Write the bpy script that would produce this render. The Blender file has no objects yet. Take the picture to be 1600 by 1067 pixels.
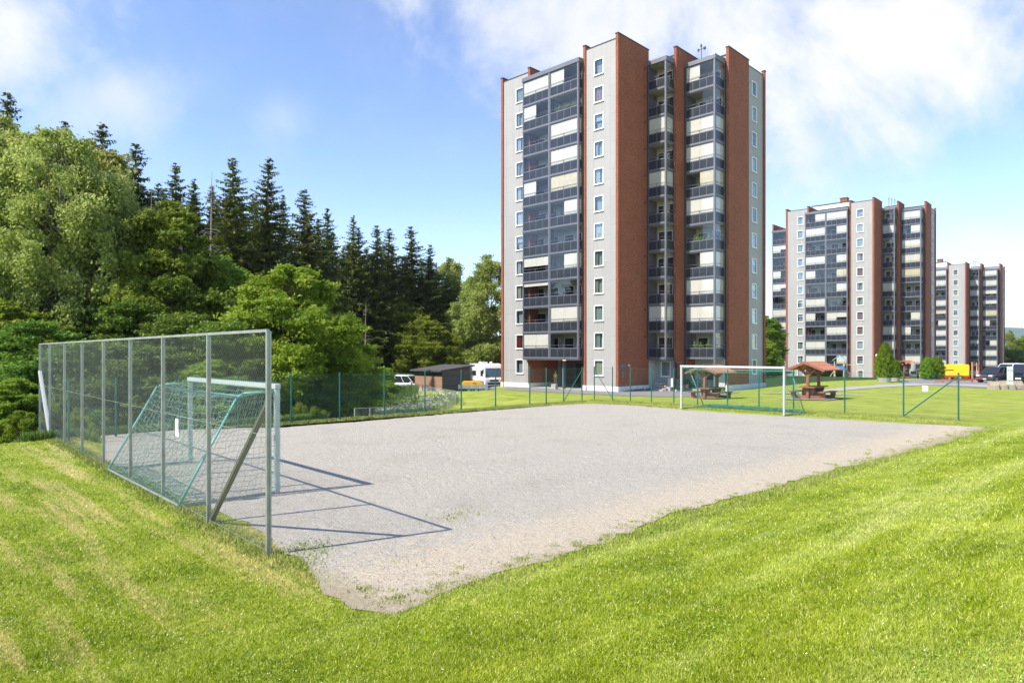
import bpy, math, random
import numpy as np
from mathutils import Vector, Matrix
R=math.radians
rng=np.random.default_rng(7); random.seed(7)
S=bpy.context.scene; COL=S.collection
# ---------------------------------------------------------------- camera
CZ=2.75; F=1067.0; HY=551.0
cd=bpy.data.cameras.new("camera"); cam=bpy.data.objects.new("camera",cd); COL.objects.link(cam)
cd.lens=24; cd.sensor_width=36; cd.shift_y=(HY-533.5)/1600.0; cd.clip_end=12000; cd.clip_start=0.05
cam.location=(0,0,CZ); cam.rotation_euler=(R(90),0,0); S.camera=cam
# ---------------------------------------------------------------- light
SUN=Vector((-2.37,-1.33,3.05)).normalized()
sun_el=math.asin(SUN.z); sun_az=math.atan2(SUN.x,SUN.y)
ld=bpy.data.lights.new("sun",'SUN'); ld.energy=4.0; ld.angle=R(.5); ld.color=(1,.93,.82)
sun=bpy.data.objects.new("sun",ld); COL.objects.link(sun); sun.rotation_euler=(-SUN).to_track_quat('-Z','Y').to_euler()
S.view_settings.view_transform='Standard'; S.view_settings.look='None'; S.view_settings.exposure=0.95; S.view_settings.gamma=1
S.cycles.max_bounces=7; S.cycles.transparent_max_bounces=24; S.cycles.diffuse_bounces=3; S.cycles.glossy_bounces=3
S.cycles.caustics_reflective=False; S.cycles.caustics_refractive=False
W=bpy.data.worlds.new("World"); S.world=W; W.use_nodes=True
nt=W.node_tree; nt.nodes.clear(); N=nt.nodes.new; L=nt.links.new
def mth(nt,op,a,b=None,c=None,clamp=False):
    n=nt.nodes.new('ShaderNodeMath'); n.operation=op; n.use_clamp=clamp
    for i,v in enumerate((a,b,c)):
        if v is None: continue
        if isinstance(v,(int,float)): n.inputs[i].default_value=v
        else: nt.links.new(v,n.inputs[i])
    return n.outputs[0]
sky=N('ShaderNodeTexSky'); sky.sky_type='NISHITA'; sky.sun_disc=False
sky.sun_elevation=sun_el; sky.sun_rotation=sun_az; sky.air_density=.85; sky.dust_density=0.1; sky.ozone_density=2.6; sky.altitude=100
tc=N('ShaderNodeTexCoord'); sp=N('ShaderNodeSeparateXYZ'); L(tc.outputs['Generated'],sp.inputs[0])
yy=mth(nt,'MAXIMUM',sp.outputs[1],.08)
u=mth(nt,'DIVIDE',sp.outputs[0],yy); v=mth(nt,'DIVIDE',sp.outputs[2],yy)
def noise(nt,vec,scale,detail=5,rough=.55,dist=0):
    n=nt.nodes.new('ShaderNodeTexNoise'); n.inputs['Scale'].default_value=scale; n.inputs['Detail'].default_value=detail
    n.inputs['Roughness'].default_value=rough; n.inputs['Distortion'].default_value=dist
    if vec is not None: nt.links.new(vec,n.inputs['Vector'])
    return n
nz=noise(nt,tc.outputs['Generated'],3.2,9,.62,.35); nz2=noise(nt,tc.outputs['Generated'],9,8,.65,.2)
nf=mth(nt,'ADD',mth(nt,'MULTIPLY',nz.outputs[0],.75),mth(nt,'MULTIPLY',nz2.outputs[0],.25))
pert=mth(nt,'MULTIPLY',mth(nt,'SUBTRACT',nf,.5),4.2)
def blob(px,py,rx,ry,amp,soft=1.0):
    a=mth(nt,'DIVIDE',mth(nt,'SUBTRACT',u,(px-800)/F),rx/F); b=mth(nt,'DIVIDE',mth(nt,'SUBTRACT',v,(HY-py)/F),ry/F)
    d=mth(nt,'SQRT',mth(nt,'ADD',mth(nt,'MULTIPLY',a,a),mth(nt,'MULTIPLY',b,b)))
    e=mth(nt,'ADD',mth(nt,'SUBTRACT',1.0,d),mth(nt,'MULTIPLY',pert,.95))
    e=mth(nt,'MULTIPLY',e,1.1/soft,clamp=True); return mth(nt,'MULTIPLY',mth(nt,'MULTIPLY',mth(nt,'MULTIPLY',e,e),mth(nt,'SUBTRACT',3.0,mth(nt,'MULTIPLY',e,2.0))),amp)
tot=None
for b in [(20,30,240,140,.95,1.2),(190,150,170,90,.6,1.5),(440,180,90,90,.5,1.6),(1130,0,540,250,.9,1.1),(1400,70,460,230,1.0,.9),
          (900,60,230,110,.45,1.7),(1560,400,110,70,.72,1.2),(1540,470,150,60,.45,1.6),(700,230,240,90,.14,2),(1250,260,520,260,.30,1.8),(600,420,700,160,.22,2.2),(2300,150,500,200,.8,1.2),(-800,200,400,200,.7,1.3)]:
    o=blob(*b); tot=o if tot is None else mth(nt,'MAXIMUM',tot,o)
wsp=mth(nt,'MULTIPLY',mth(nt,'SUBTRACT',nf,.46),1.6,clamp=True)
tot=mth(nt,'MAXIMUM',tot,mth(nt,'MULTIPLY',wsp,.35))
# thin veil toward the horizon on the right
mx=N('ShaderNodeMix'); mx.data_type='RGBA'; L(tot,mx.inputs[0])
hs=N('ShaderNodeHueSaturation'); hs.inputs['Saturation'].default_value=1.0; hs.inputs['Hue'].default_value=.506; L(sky.outputs[0],hs.inputs['Color'])
L(hs.outputs[0],mx.inputs[6]); mx.inputs[7].default_value=(3.6,3.62,3.8,1)
bg=N('ShaderNodeBackground'); bg.inputs[1].default_value=.15; L(mx.outputs[2],bg.inputs[0])
wo=N('ShaderNodeOutputWorld'); L(bg.outputs[0],wo.inputs[0])
# ---------------------------------------------------------------- helpers
def tag(o,label=None,cat=None,group=None,kind=None):
    if label: o['label']=label
    if cat: o['category']=cat
    if group: o['group']=group
    if kind: o['kind']=kind
    return o
def empty(name,loc,rz=0,label=None,cat=None,group=None,scale=1):
    o=bpy.data.objects.new(name,None); COL.objects.link(o); o.location=loc; o.rotation_euler=(0,0,rz); o.empty_display_size=.2
    o.scale=(scale,)*3 if isinstance(scale,(int,float)) else scale
    return tag(o,label,cat,group)
def link(name,me,parent=None,loc=None,rz=None):
    o=bpy.data.objects.new(name,me); COL.objects.link(o); o.parent=parent
    if loc is not None: o.location=loc
    if rz is not None: o.rotation_euler=(0,0,rz)
    return o
def npmesh(name,V,Q,mats=(),smooth=False,midx=None,k=None):
    """V (n,3), Q (m,k) faces of equal length"""
    V=np.asarray(V,np.float32); Q=np.asarray(Q,np.int32); k=Q.shape[1]
    me=bpy.data.meshes.new(name); me.vertices.add(len(V)); me.vertices.foreach_set('co',V.ravel())
    me.loops.add(Q.size); me.loops.foreach_set('vertex_index',Q.ravel())
    me.polygons.add(len(Q)); me.polygons.foreach_set('loop_start',np.arange(0,Q.size,k,dtype=np.int32))
    try: me.polygons.foreach_set('loop_total',np.full(len(Q),k,np.int32))
    except Exception: pass
    me.polygons.foreach_set('use_smooth',np.full(len(Q),smooth))
    if midx is not None: me.polygons.foreach_set('material_index',np.asarray(midx,np.int32))
    for m in mats: me.materials.append(m)
    me.update(calc_edges=True); return me
class MB:
    def __init__(s): s.v=[]; s.f=[]; s.m=[]
    def add(s,vs,fs,m=0,M=None):
        n=len(s.v)
        for p in vs:
            p=Vector(p); s.v.append(tuple(M@p if M else p))
        for f in fs: s.f.append(tuple(i+n for i in f)); s.m.append(m)
        return s
    def box(s,x0,x1,y0,y1,z0,z1,m=0,M=None):
        return s.add([(x0,y0,z0),(x1,y0,z0),(x1,y1,z0),(x0,y1,z0),(x0,y0,z1),(x1,y0,z1),(x1,y1,z1),(x0,y1,z1)],
            [(0,3,2,1),(4,5,6,7),(0,1,5,4),(1,2,6,5),(2,3,7,6),(3,0,4,7)],m,M)
    def bar(s,p,q,w,h=None,m=0,up=(0,0,1)):
        h=h or w; p=Vector(p); q=Vector(q); d=(q-p); ln=d.length; d.normalize()
        up=Vector(up)
        if abs(d.dot(up))>.99: up=Vector((1,0,0))
        a=d.cross(up).normalized(); b=a.cross(d)
        M=Matrix((( a.x,d.x,b.x,p.x),(a.y,d.y,b.y,p.y),(a.z,d.z,b.z,p.z),(0,0,0,1)))
        return s.box(-w/2,w/2,0,ln,-h/2,h/2,m,M)
    def cyl(s,p,q,r0,r1=None,n=10,m=0,cap=True):
        r1=r0 if r1 is None else r1; p=Vector(p); q=Vector(q); d=(q-p).normalized()
        up=Vector((0,0,1)) if abs(d.z)<.9 else Vector((1,0,0))
        a=d.cross(up).normalized(); b=d.cross(a); vs=[]
        for c,r in ((p,r0),(q,r1)):
            for i in range(n):
                t=2*math.pi*i/n; vs.append(c+a*math.cos(t)*r+b*math.sin(t)*r)
        fs=[(i,(i+1)%n,n+(i+1)%n,n+i) for i in range(n)]
        if cap: fs+= [tuple(range(n-1,-1,-1)),tuple(range(n,2*n))]
        return s.add(vs,fs,m)
    def tube(s,pts,rs,n=8,m=0):
        for i in range(len(pts)-1):
            r=rs if isinstance(rs,(int,float)) else rs[i]; r2=rs if isinstance(rs,(int,float)) else rs[i+1]
            s.cyl(pts[i],pts[i+1],r,r2,n,m,True)
        return s
    def prism(s,poly,axis,a0,a1,m=0,M=None,shrink=None):
        """poly 2D extruded along axis 0(x):(y,z) / 1(y):(x,z) / 2(z):(x,y)"""
        def P(p,a):
            return (a,p[0],p[1]) if axis==0 else ((p[0],a,p[1]) if axis==1 else (p[0],p[1],a))
        n=len(poly); vs=[P(p,a0) for p in poly]+[P(p,a1) for p in poly]
        fs=[tuple(range(n)),tuple(range(2*n-1,n-1,-1))]+[(i,n+i,n+(i+1)%n,(i+1)%n) for i in range(n)]
        return s.add(vs,fs,m,M)
    def mesh(s,name,mats,smooth=False):
        me=bpy.data.meshes.new(name); me.from_pydata(s.v,[],s.f)
        for mt in (mats if isinstance(mats,(list,tuple)) else [mats]): me.materials.append(mt)
        me.polygons.foreach_set('material_index',s.m)
        if smooth: me.polygons.foreach_set('use_smooth',[True]*len(s.f))
        me.update(); return me
    def build(s,name,mats,parent=None,smooth=False,bevel=0,fixn=True):
        me=s.mesh(name,mats,smooth)
        if fixn or bevel:
            import bmesh
            bm=bmesh.new(); bm.from_mesh(me); bmesh.ops.recalc_face_normals(bm,faces=bm.faces); bm.to_mesh(me); bm.free()
        o=link(name,me,parent)
        if bevel:
            b=o.modifiers.new('b','BEVEL'); b.width=bevel; b.segments=2; b.limit_method='ANGLE'
        return o
def copy_tree(o,parent=None):
    c=o.copy(); COL.objects.link(c); c.parent=parent
    for ch in o.children: copy_tree(ch,c)
    return c
def wires(segs,r):
    """segs (n,2,3) -> 3 sided prisms"""
    segs=np.asarray(segs,float); n=len(segs); d=segs[:,1]-segs[:,0]; d/=np.linalg.norm(d,axis=1,keepdims=True)+1e-9
    up=np.where(np.abs(d[:,2:3])<.9,np.array([[0,0,1.]]),np.array([[1.,0,0]])); a=np.cross(d,up); a/=np.linalg.norm(a,axis=1,keepdims=True); b=np.cross(d,a)
    V=np.zeros((n,6,3))
    for k in range(3):
        t=2*math.pi*k/3; o=(a*math.cos(t)+b*math.sin(t))*r
        V[:,k]=segs[:,0]+o; V[:,3+k]=segs[:,1]+o
    Q=np.array([[0,1,4,3],[1,2,5,4],[2,0,3,5]])[None]+(np.arange(n)*6)[:,None,None]
    return V.reshape(-1,3),Q.reshape(-1,4)
# ---------------------------------------------------------------- materials
MC={}
def mat(name,col,rough=.6,metal=0,var=0,vscale=3,bump=0,bscale=20,spec=.5,col2=None,trans=0,emit=0,detail=4):
    if name in MC: return MC[name]
    m=bpy.data.materials.new(name); m.use_nodes=True; nt=m.node_tree; p=nt.nodes['Principled BSDF']
    p.inputs['Roughness'].default_value=rough; p.inputs['Metallic'].default_value=metal; p.inputs['Specular IOR Level'].default_value=spec
    p.inputs['Base Color'].default_value=(*col,1)
    tc=nt.nodes.new('ShaderNodeTexCoord')
    if var or col2:
        n=noise(nt,tc.outputs['Object'],vscale,detail,.6)
        mr=nt.nodes.new('ShaderNodeMapRange'); mr.inputs[1].default_value=.35; mr.inputs[2].default_value=.65; nt.links.new(n.outputs[0],mr.inputs[0])
        mx=nt.nodes.new('ShaderNodeMix'); mx.data_type='RGBA'; nt.links.new(mr.outputs[0],mx.inputs[0])
        c2=col2 or tuple(c*(1-var) for c in col); mx.inputs[6].default_value=(*col,1) ; mx.inputs[7].default_value=(*c2,1)
        nt.links.new(mx.outputs[2],p.inputs['Base Color'])
    if bump:
        n=noise(nt,tc.outputs['Object'],bscale,5,.6); b=nt.nodes.new('ShaderNodeBump'); b.inputs['Strength'].default_value=bump; b.inputs['Distance'].default_value=.02
        nt.links.new(n.outputs[0],b.inputs['Height']); nt.links.new(b.outputs[0],p.inputs['Normal'])
    if emit:
        p.inputs['Emission Color'].default_value=(*col,1); p.inputs['Emission Strength'].default_value=emit
    MC[name]=m; return m
def glass_mat(name,tint,alpha,rough=.02):
    m=bpy.data.materials.new(name); m.use_nodes=True; nt=m.node_tree; nt.nodes.clear()
    t=nt.nodes.new('ShaderNodeBsdfTransparent'); t.inputs[0].default_value=(*tint,1)
    g=nt.nodes.new('ShaderNodeBsdfGlossy'); g.inputs['Roughness'].default_value=rough; g.inputs[0].default_value=(.9,.93,.95,1)
    fr=nt.nodes.new('ShaderNodeLayerWeight'); fr.inputs[0].default_value=.5
    f=mth(nt,'ADD',mth(nt,'MULTIPLY',mth(nt,'POWER',fr.outputs['Facing'],4.0),.6),alpha,clamp=True)
    x=nt.nodes.new('ShaderNodeMixShader'); nt.links.new(f,x.inputs[0]); nt.links.new(t.outputs[0],x.inputs[1]); nt.links.new(g.outputs[0],x.inputs[2])
    o=nt.nodes.new('ShaderNodeOutputMaterial'); nt.links.new(x.outputs[0],o.inputs[0]); return m
def leaf_mat(name,c1,c2,c3,trans=.35,scale=.5):
    """c1..c3 mixed in leaf-sized and clump-sized patches"""
    m=bpy.data.materials.new(name); m.use_nodes=True; nt=m.node_tree; nt.nodes.clear()
    tc=nt.nodes.new('ShaderNodeTexCoord'); n1=noise(nt,tc.outputs['Object'],scale,3); n2=noise(nt,tc.outputs['Object'],14,2)
    oi=nt.nodes.new('ShaderNodeObjectInfo')
    cr=nt.nodes.new('ShaderNodeValToRGB'); nt.links.new(mth(nt,'ADD',mth(nt,'MULTIPLY',n1.outputs[0],.55),mth(nt,'MULTIPLY',n2.outputs[0],.45)),cr.inputs[0])
    e=cr.color_ramp.elements; e[0].position=.36; e[0].color=(*c1,1); e[1].position=.66; e[1].color=(*c3,1); k=e.new(.5); k.color=(*c2,1)
    hs=nt.nodes.new('ShaderNodeHueSaturation'); nt.links.new(cr.outputs[0],hs.inputs['Color'])
    nt.links.new(mth(nt,'ADD',mth(nt,'MULTIPLY',oi.outputs['Random'],.03),.485),hs.inputs['Hue'])
    nt.links.new(mth(nt,'ADD',mth(nt,'MULTIPLY',oi.outputs['Random'],.35),.82),hs.inputs['Value'])
    d=nt.nodes.new('ShaderNodeBsdfPrincipled'); d.inputs['Roughness'].default_value=.55; d.inputs['Specular IOR Level'].default_value=.25; nt.links.new(hs.outputs[0],d.inputs['Base Color'])
    t=nt.nodes.new('ShaderNodeBsdfTranslucent'); nt.links.new(hs.outputs[0],t.inputs[0])
    x=nt.nodes.new('ShaderNodeMixShader'); x.inputs[0].default_value=trans; nt.links.new(d.outputs[0],x.inputs[1]); nt.links.new(t.outputs[0],x.inputs[2])
    o=nt.nodes.new('ShaderNodeOutputMaterial'); nt.links.new(x.outputs[0],o.inputs[0]); return m
# ---------------------------------------------------------------- terrain
UV_=Vector((.69,.724)); UU=Vector((-.7,.714))
def sm(a,b,x):
    t=np.clip((x-a)/(b-a),0,1); return t*t*(3-2*t)
def hill(x,y,cx,cy,r,h): return h*np.exp(-(((x-cx)**2+(y-cy)**2)/r**2))
def terr(x,y):
    x=np.asarray(x,float); y=np.asarray(y,float)
    e=(x-4.35)*.69+(y-37.1)*.724
    g=(x+8.46)*-.69+(y-25.1)*.725
    dr=(x+1.3)*.69-(y-7.26)*.724
    zl=np.interp(e,[0,3.5,10,17,25,60,106,186,400],[0,0,-.32,-.82,-1.07,-1.45,-3.6,-7.8,-9])
    zr=np.interp(e,[0,3.5,20,50,66,78,108,188,400],[0,0,-.32,-.42,-.45,-.9,-3.75,-7.9,-9])
    k=sm(9,22,x-.5*np.clip(y-47,0,40)); z=zl*(1-k)+zr*k
    low=np.interp(g,[1.6,3.0,7,14,60],[0,-.35,-1.1,-1.35,-2.0])*(1-sm(-7,6,e-.9*np.clip(-5-x,0,12))); z=z+low
    z=z-.85*(1-sm(-6,-1,x))*sm(2,14,e)*(1-sm(60,110,e))
    bank=1.0*sm(-.3,7.5,dr)*(1-.75*sm(14,48,y)); z=z+bank
    z=z+.03*np.sin(x*.7+1)*np.sin(y*.5)*sm(.6,3,dr)
    # far land keeps falling gently, hills far away on the right
    d=np.hypot(x,y); z=z-np.clip(d-400,0,1e4)*.004
    return z
def tz(x,y): return float(terr(x,y))
def G(px,py,z=0.0):
    Y=(CZ-z)*F/(py-HY); return ((px-800)/F*Y,Y)
def PX(px,Y): return (px-800)/F*Y
def Gt(px,py):
    """pixel ray to terrain"""
    z=0.
    for _ in range(30):
        x,y=G(px,py,z); z=.5*z+.5*tz(x,y)
    return x,y
# ================================================================ GROUND
def axis(lo,hi,step,tails):
    a=list(np.arange(lo,hi+1e-6,step)); s=step; x=lo
    left=[]; 
    while x>-tails: s*=1.13; x-=s; left.append(x)
    s=step; x=hi; right=[]
    while x<tails: s*=1.13; x+=s; right.append(x)
    return np.array(left[::-1]+a+right)
xs=axis(-24,40,.5,5200); ys=np.concatenate([np.arange(-40,-10,4),axis(-9,62,.5,5200)]); ys=ys[(ys>-45)]; ys=np.unique(np.round(ys,3))
GXX,GYY=np.meshgrid(xs,ys); GZ=terr(GXX,GYY); nx,ny=len(xs),len(ys)
ii=np.arange(nx*ny).reshape(ny,nx); Q=np.stack([ii[:-1,:-1],ii[:-1,1:],ii[1:,1:],ii[1:,:-1]],-1).reshape(-1,4)
def ramp(nt,fac,stops):
    cr=nt.nodes.new('ShaderNodeValToRGB'); nt.links.new(fac,cr.inputs[0]); e=cr.color_ramp.elements
    e[0].position=stops[0][0]; e[0].color=(*stops[0][1],1); e[1].position=stops[-1][0]; e[1].color=(*stops[-1][1],1)
    for p,c in stops[1:-1]: k=e.new(p); k.color=(*c,1)
    return cr.outputs[0]
def mixc(nt,f,a,b):
    mx=nt.nodes.new('ShaderNodeMix'); mx.data_type='RGBA'; nt.links.new(f,mx.inputs[0])
    for i,c in ((6,a),(7,b)):
        if isinstance(c,tuple): mx.inputs[i].default_value=(*c,1)
        else: nt.links.new(c,mx.inputs[i])
    return mx.outputs[2]
def mapping(nt,vec,rz,sc):
    a=nt.nodes.new('ShaderNodeMapping'); a.inputs['Rotation'].default_value=(0,0,rz); nt.links.new(vec,a.inputs[0])
    b=nt.nodes.new('ShaderNodeMapping'); b.inputs['Scale'].default_value=sc; nt.links.new(a.outputs[0],b.inputs[0]); return b.outputs[0]
GA=(.175,.265,.010); GB=(.35,.44,.022); GC=(.55,.60,.07); STRAW=(.56,.47,.17)
def grass_color(nt,pos,blade=False):
    sp=nt.nodes.new('ShaderNodeSeparateXYZ'); nt.links.new(pos,sp.inputs[0]); x,y=sp.outputs[0],sp.outputs[1]
    dr=mth(nt,'SUBTRACT',mth(nt,'MULTIPLY',mth(nt,'ADD',x,1.3),.69),mth(nt,'MULTIPLY',mth(nt,'SUBTRACT',y,7.26),.724))
    right=mth(nt,'MULTIPLY',mth(nt,'ADD',dr,1.2),.5,clamp=True)
    lv=mapping(nt,pos,R(-44),(1.5,.11,.5)); rv=mapping(nt,pos,R(-44),(.09,.75,.5))   # left: streaks along UU, right: along UV
    nL=noise(nt,lv,1.55,4,.6,.15); nR=noise(nt,rv,1.3,4,.62,.2)
    f=nt.nodes.new('ShaderNodeMix'); nt.links.new(right,f.inputs[0]); nt.links.new(nL.outputs[0],f.inputs[2]); nt.links.new(nR.outputs[0],f.inputs[3]); st=f.outputs[0]
    a=noise(nt,pos,.9,6,.65); b=noise(nt,pos,9,4,.7); c=noise(nt,pos,45,3,.7)
    base=ramp(nt,mth(nt,'ADD',mth(nt,'ADD',mth(nt,'MULTIPLY',a.outputs[0],.45),mth(nt,'MULTIPLY',b.outputs[0],.28)),mth(nt,'MULTIPLY',c.outputs[0],.27)),[(.38,GA),(.5,GB),(.64,GC)])
    # dry straw: strong streaks on the left lawn, weaker on the right
    thr=mth(nt,'SUBTRACT',.585,mth(nt,'MULTIPLY',mth(nt,'SUBTRACT',1.0,right),.095))
    s=mth(nt,'ADD',mth(nt,'MULTIPLY',st,.62),mth(nt,'ADD',mth(nt,'MULTIPLY',b.outputs[0],.24),mth(nt,'MULTIPLY',c.outputs[0],.14)))
    k=mth(nt,'MULTIPLY',mth(nt,'SUBTRACT',s,thr),11.0,clamp=True); k=mth(nt,'MULTIPLY',k,.72 if blade else .85); fd=mth(nt,'SUBTRACT',1.0,mth(nt,'MULTIPLY',mth(nt,'SUBTRACT',y,14),.04,clamp=True)); fd=mth(nt,'ADD',mth(nt,'MULTIPLY',fd,.45),.55,clamp=True); k=mth(nt,'MULTIPLY',k,fd)
    col=mixc(nt,k,base,STRAW)
    yl=mth(nt,'MULTIPLY',mth(nt,'MULTIPLY',mth(nt,'SUBTRACT',nR.outputs[0],.50),5.0,clamp=True),mth(nt,'MULTIPLY',right,.55)); col=mixc(nt,yl,col,(.56,.58,.20))
    # broad light stripes of mowing
    wv=mth(nt,'MULTIPLY',mth(nt,'SUBTRACT',st,.42),2.6,clamp=True)
    hs=nt.nodes.new('ShaderNodeHueSaturation'); nt.links.new(col,hs.inputs['Color']); nt.links.new(mth(nt,'ADD',mth(nt,'MULTIPLY',wv,mth(nt,'MULTIPLY',fd,.40)),mth(nt,'SUBTRACT',1.0,mth(nt,'MULTIPLY',fd,.20))),hs.inputs['Value'])
    return hs.outputs[0],y,c.outputs[0],b.outputs[0]
gm=bpy.data.materials.new('lawn'); gm.use_nodes=True; nt=gm.node_tree; p=nt.nodes['Principled BSDF']; geo=nt.nodes.new('ShaderNodeNewGeometry')
col,yy_,c_,b_=grass_color(nt,geo.outputs['Position'])
far=mth(nt,'MULTIPLY',mth(nt,'SUBTRACT',yy_,90),.02,clamp=True)
col=mixc(nt,far,col,(.05,.09,.02))
dk=nt.nodes.new('ShaderNodeHueSaturation'); dk.inputs['Value'].default_value=.86; dk.inputs['Saturation'].default_value=.93; nt.links.new(col,dk.inputs['Color']); nt.links.new(dk.outputs[0],p.inputs['Base Color']); p.inputs['Roughness'].default_value=.9; p.inputs['Specular IOR Level'].default_value=.15
bp=nt.nodes.new('ShaderNodeBump'); bp.inputs['Strength'].default_value=.75; bp.inputs['Distance'].default_value=.06
nt.links.new(mth(nt,'ADD',c_,b_),bp.inputs['Height']); nt.links.new(bp.outputs[0],p.inputs['Normal'])
o=link('ground',npmesh('ground',np.stack([GXX.ravel(),GYY.ravel(),GZ.ravel()],1),Q,[gm],True)); tag(o,'mown green lawn with pale straw streaks sloping down to the gravel pitch','lawn',kind='structure')
# ---- blades
bm_=bpy.data.materials.new('grass_blades'); bm_.use_nodes=True; nt=bm_.node_tree; nt.nodes.clear(); geo=nt.nodes.new('ShaderNodeNewGeometry')
col,*_=grass_color(nt,geo.outputs['Position'],True); pale=mth(nt,'MULTIPLY',mth(nt,'GREATER_THAN',geo.outputs['Random Per Island'],.88),.65); col=mixc(nt,pale,col,(.60,.56,.26))
hs=nt.nodes.new('ShaderNodeHueSaturation'); nt.links.new(col,hs.inputs['Color']); nt.links.new(mth(nt,'ADD',mth(nt,'MULTIPLY',geo.outputs['Random Per Island'],.75),.72),hs.inputs['Value'])
d=nt.nodes.new('ShaderNodeBsdfDiffuse'); t=nt.nodes.new('ShaderNodeBsdfTranslucent'); x=nt.nodes.new('ShaderNodeMixShader'); x.inputs[0].default_value=.38
nt.links.new(hs.outputs[0],d.inputs[0]); nt.links.new(hs.outputs[0],t.inputs[0]); nt.links.new(d.outputs[0],x.inputs[1]); nt.links.new(t.outputs[0],x.inputs[2])
oo=nt.nodes.new('ShaderNodeOutputMaterial'); nt.links.new(x.outputs[0],oo.inputs[0])
def vis_points(n,ymin,ymax,power=1.0,margin=.04):
    """points spread roughly evenly over the picture, between two distances"""
    t=rng.random(n); Y=1/( (1/ymin)*(1-t)+(1/ymax)*t ) if power==1 else ymin+(ymax-ymin)*t**power
    r=(rng.random(n)*2-1)*(.75+margin); return r*Y,Y
def in_gravel(x,y,pad=0.0):
    """signed inside test of the pitch (positive inside)"""
    dr=-((x+1.3)*.69-(y-7.26)*.724); dn=(x+1.29)*.68+(y-7.26)*.735; fe=-((x-4.35)*.69+(y-37.1)*.724); gl=-((x+8.46)*-.69+(y-25.1)*.725)
    return np.minimum(np.minimum(dr,dn),np.minimum(fe,gl))-pad
def jit(x,y): return .28*np.sin(x*1.7+y*2.3)+.2*np.sin(x*4.1-y*3.2)+.12*np.sin(9*x+7*y)+.08*np.sin(17*x-13*y)
def blades(name,X,Y,h,w,mat_,lean=.6,z0=None,label=None,cat=None):
    n=len(X); Z=terr(X,Y) if z0 is None else z0; a=rng.random(n)*6.283; h=h*(.55+.9*rng.random(n)); w=w*(.7+.6*rng.random(n))
    b=rng.random(n)*6.283; ln=lean*h*rng.random(n)
    V=np.zeros((n,3,3)); dx,dy=np.cos(a)*w/2,np.sin(a)*w/2
    V[:,0]=np.stack([X-dx,Y-dy,Z-.004],1); V[:,1]=np.stack([X+dx,Y+dy,Z-.004],1); V[:,2]=np.stack([X+np.cos(b)*ln,Y+np.sin(b)*ln,Z+h],1)
    o=link(name,npmesh(name,V.reshape(-1,3),np.arange(n*3).reshape(n,3),[mat_])); tag(o,label,cat,kind='stuff'); return o
# ---- gravel pitch
def noisy_poly(pts,step=.25,amp=1.0):
    out=[]
    for i in range(len(pts)):
        p=np.array(pts[i]); q=np.array(pts[(i+1)%len(pts)]); n=max(1,int(np.hypot(*(q-p))/step))
        for k in range(n): out.append(p+(q-p)*k/n)
    return out
cs=[G(486,905),G(505,930),G(545,950),G(580,960),G(610,962),G(650,951),G(700,930),G(800,890),G(930,853),G(1050,803),G(1200,765),G(1350,722),G(1480,692),G(1548,668),
    G(1400,661),G(1225,651),G(1070,641),G(1000,634),G(925,631),G(860,634),G(700,647),G(560,659),G(440,668)]
cs+=[(-3.31-13.29*t+.74*o,9.26+14.74*t+.67*o) for t,o in ((.93,1.0),(.88,.9),(.75,.9),(.65,.6),(.55,.3),(.42,.2),(.33,.25),(.27,.2),(.20,.25),(.15,.38),(.10,.45),(.05,.40),(.01,.25))]+[(-2.6,8.75)]
pts=[]
for P in noisy_poly(cs,.22):
    x,y=P; k=.6 if y<13 else 1.0
    pts.append((x+jit(x,y)*.22*k+rng.normal(0,.045),y+jit(y,x)*.22*k+rng.normal(0,.045)))

PGX=np.array([p[0] for p in pts]); PGY=np.array([p[1] for p in pts])
def on_pitch(x,y):
    r=in_gravel(x,y)>2.2; m=np.abs(in_gravel(x,y))<2.8; idx=np.where(m)[0]; xi,yi=x[idx],y[idx]; c=np.zeros(len(idx),bool); n=len(PGX); j=n-1
    for i in range(n):
        a=(PGY[i]>yi)!=(PGY[j]>yi)
        if a.any():
            t=(PGX[j]-PGX[i])*(yi-PGY[i])/(PGY[j]-PGY[i]+1e-12)+PGX[i]; c^=a&(xi<t)
        j=i
    r[idx]=c; return r
X,Y=vis_points(620000,3.3,24,1); X=X+rng.normal(0,.02,len(X))
keep=~on_pitch(X+rng.normal(0,.05,len(X)),Y+rng.normal(0,.05,len(X))); X,Y=X[keep],Y[keep]
blades('grass',X,Y,.020+.0009*Y,.0045+.0011*Y,bm_,1.1,label='short mown grass blades across the foreground lawn',cat='grass')
# taller ragged tufts along the edges of the pitch and the fence lines
def along(p,q,n,spread):
    t=rng.random(n); c=rng.normal(0,spread,n); d=np.array(q)-np.array(p); nn=np.array([-d[1],d[0]])/np.hypot(*d)
    P=np.array(p)+t[:,None]*d+nn*c[:,None]; return P[:,0],P[:,1]
tuft=mat('tuft_grass',(.20,.28,.03),.8,col2=(.36,.36,.10),vscale=2.5)
tx=[];ty=[]
for p,q,n,s in [((-3.2,9.1),(-16.6,24.0),15000,.13),((-14.2,21.7),(4.2,38.7),14000,.28),((4.6,39.4),(18.1,27.7),12000,.30),((-9.4,25.2),(4.3,37.9),5000,.2),
                ((4.5,37.6),(17.4,26.0),5000,.22),((-2.9,9.1),(-1.4,7.5),2500,.16),((-1.3,7.2),(17.5,25.0),9000,.12)]:
    a,b=along(p,q,n,s); m=~on_pitch(a,b)|(rng.random(len(a))<.06); tx.append(a[m]); ty.append(b[m])
X=np.concatenate(tx); Y=np.concatenate(ty)
blades('tall_grass',X,Y,.06,.007+.0007*Y,tuft,.8,label='longer ragged grass tufts along the fence feet and pitch edge',cat='grass tufts')
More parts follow.
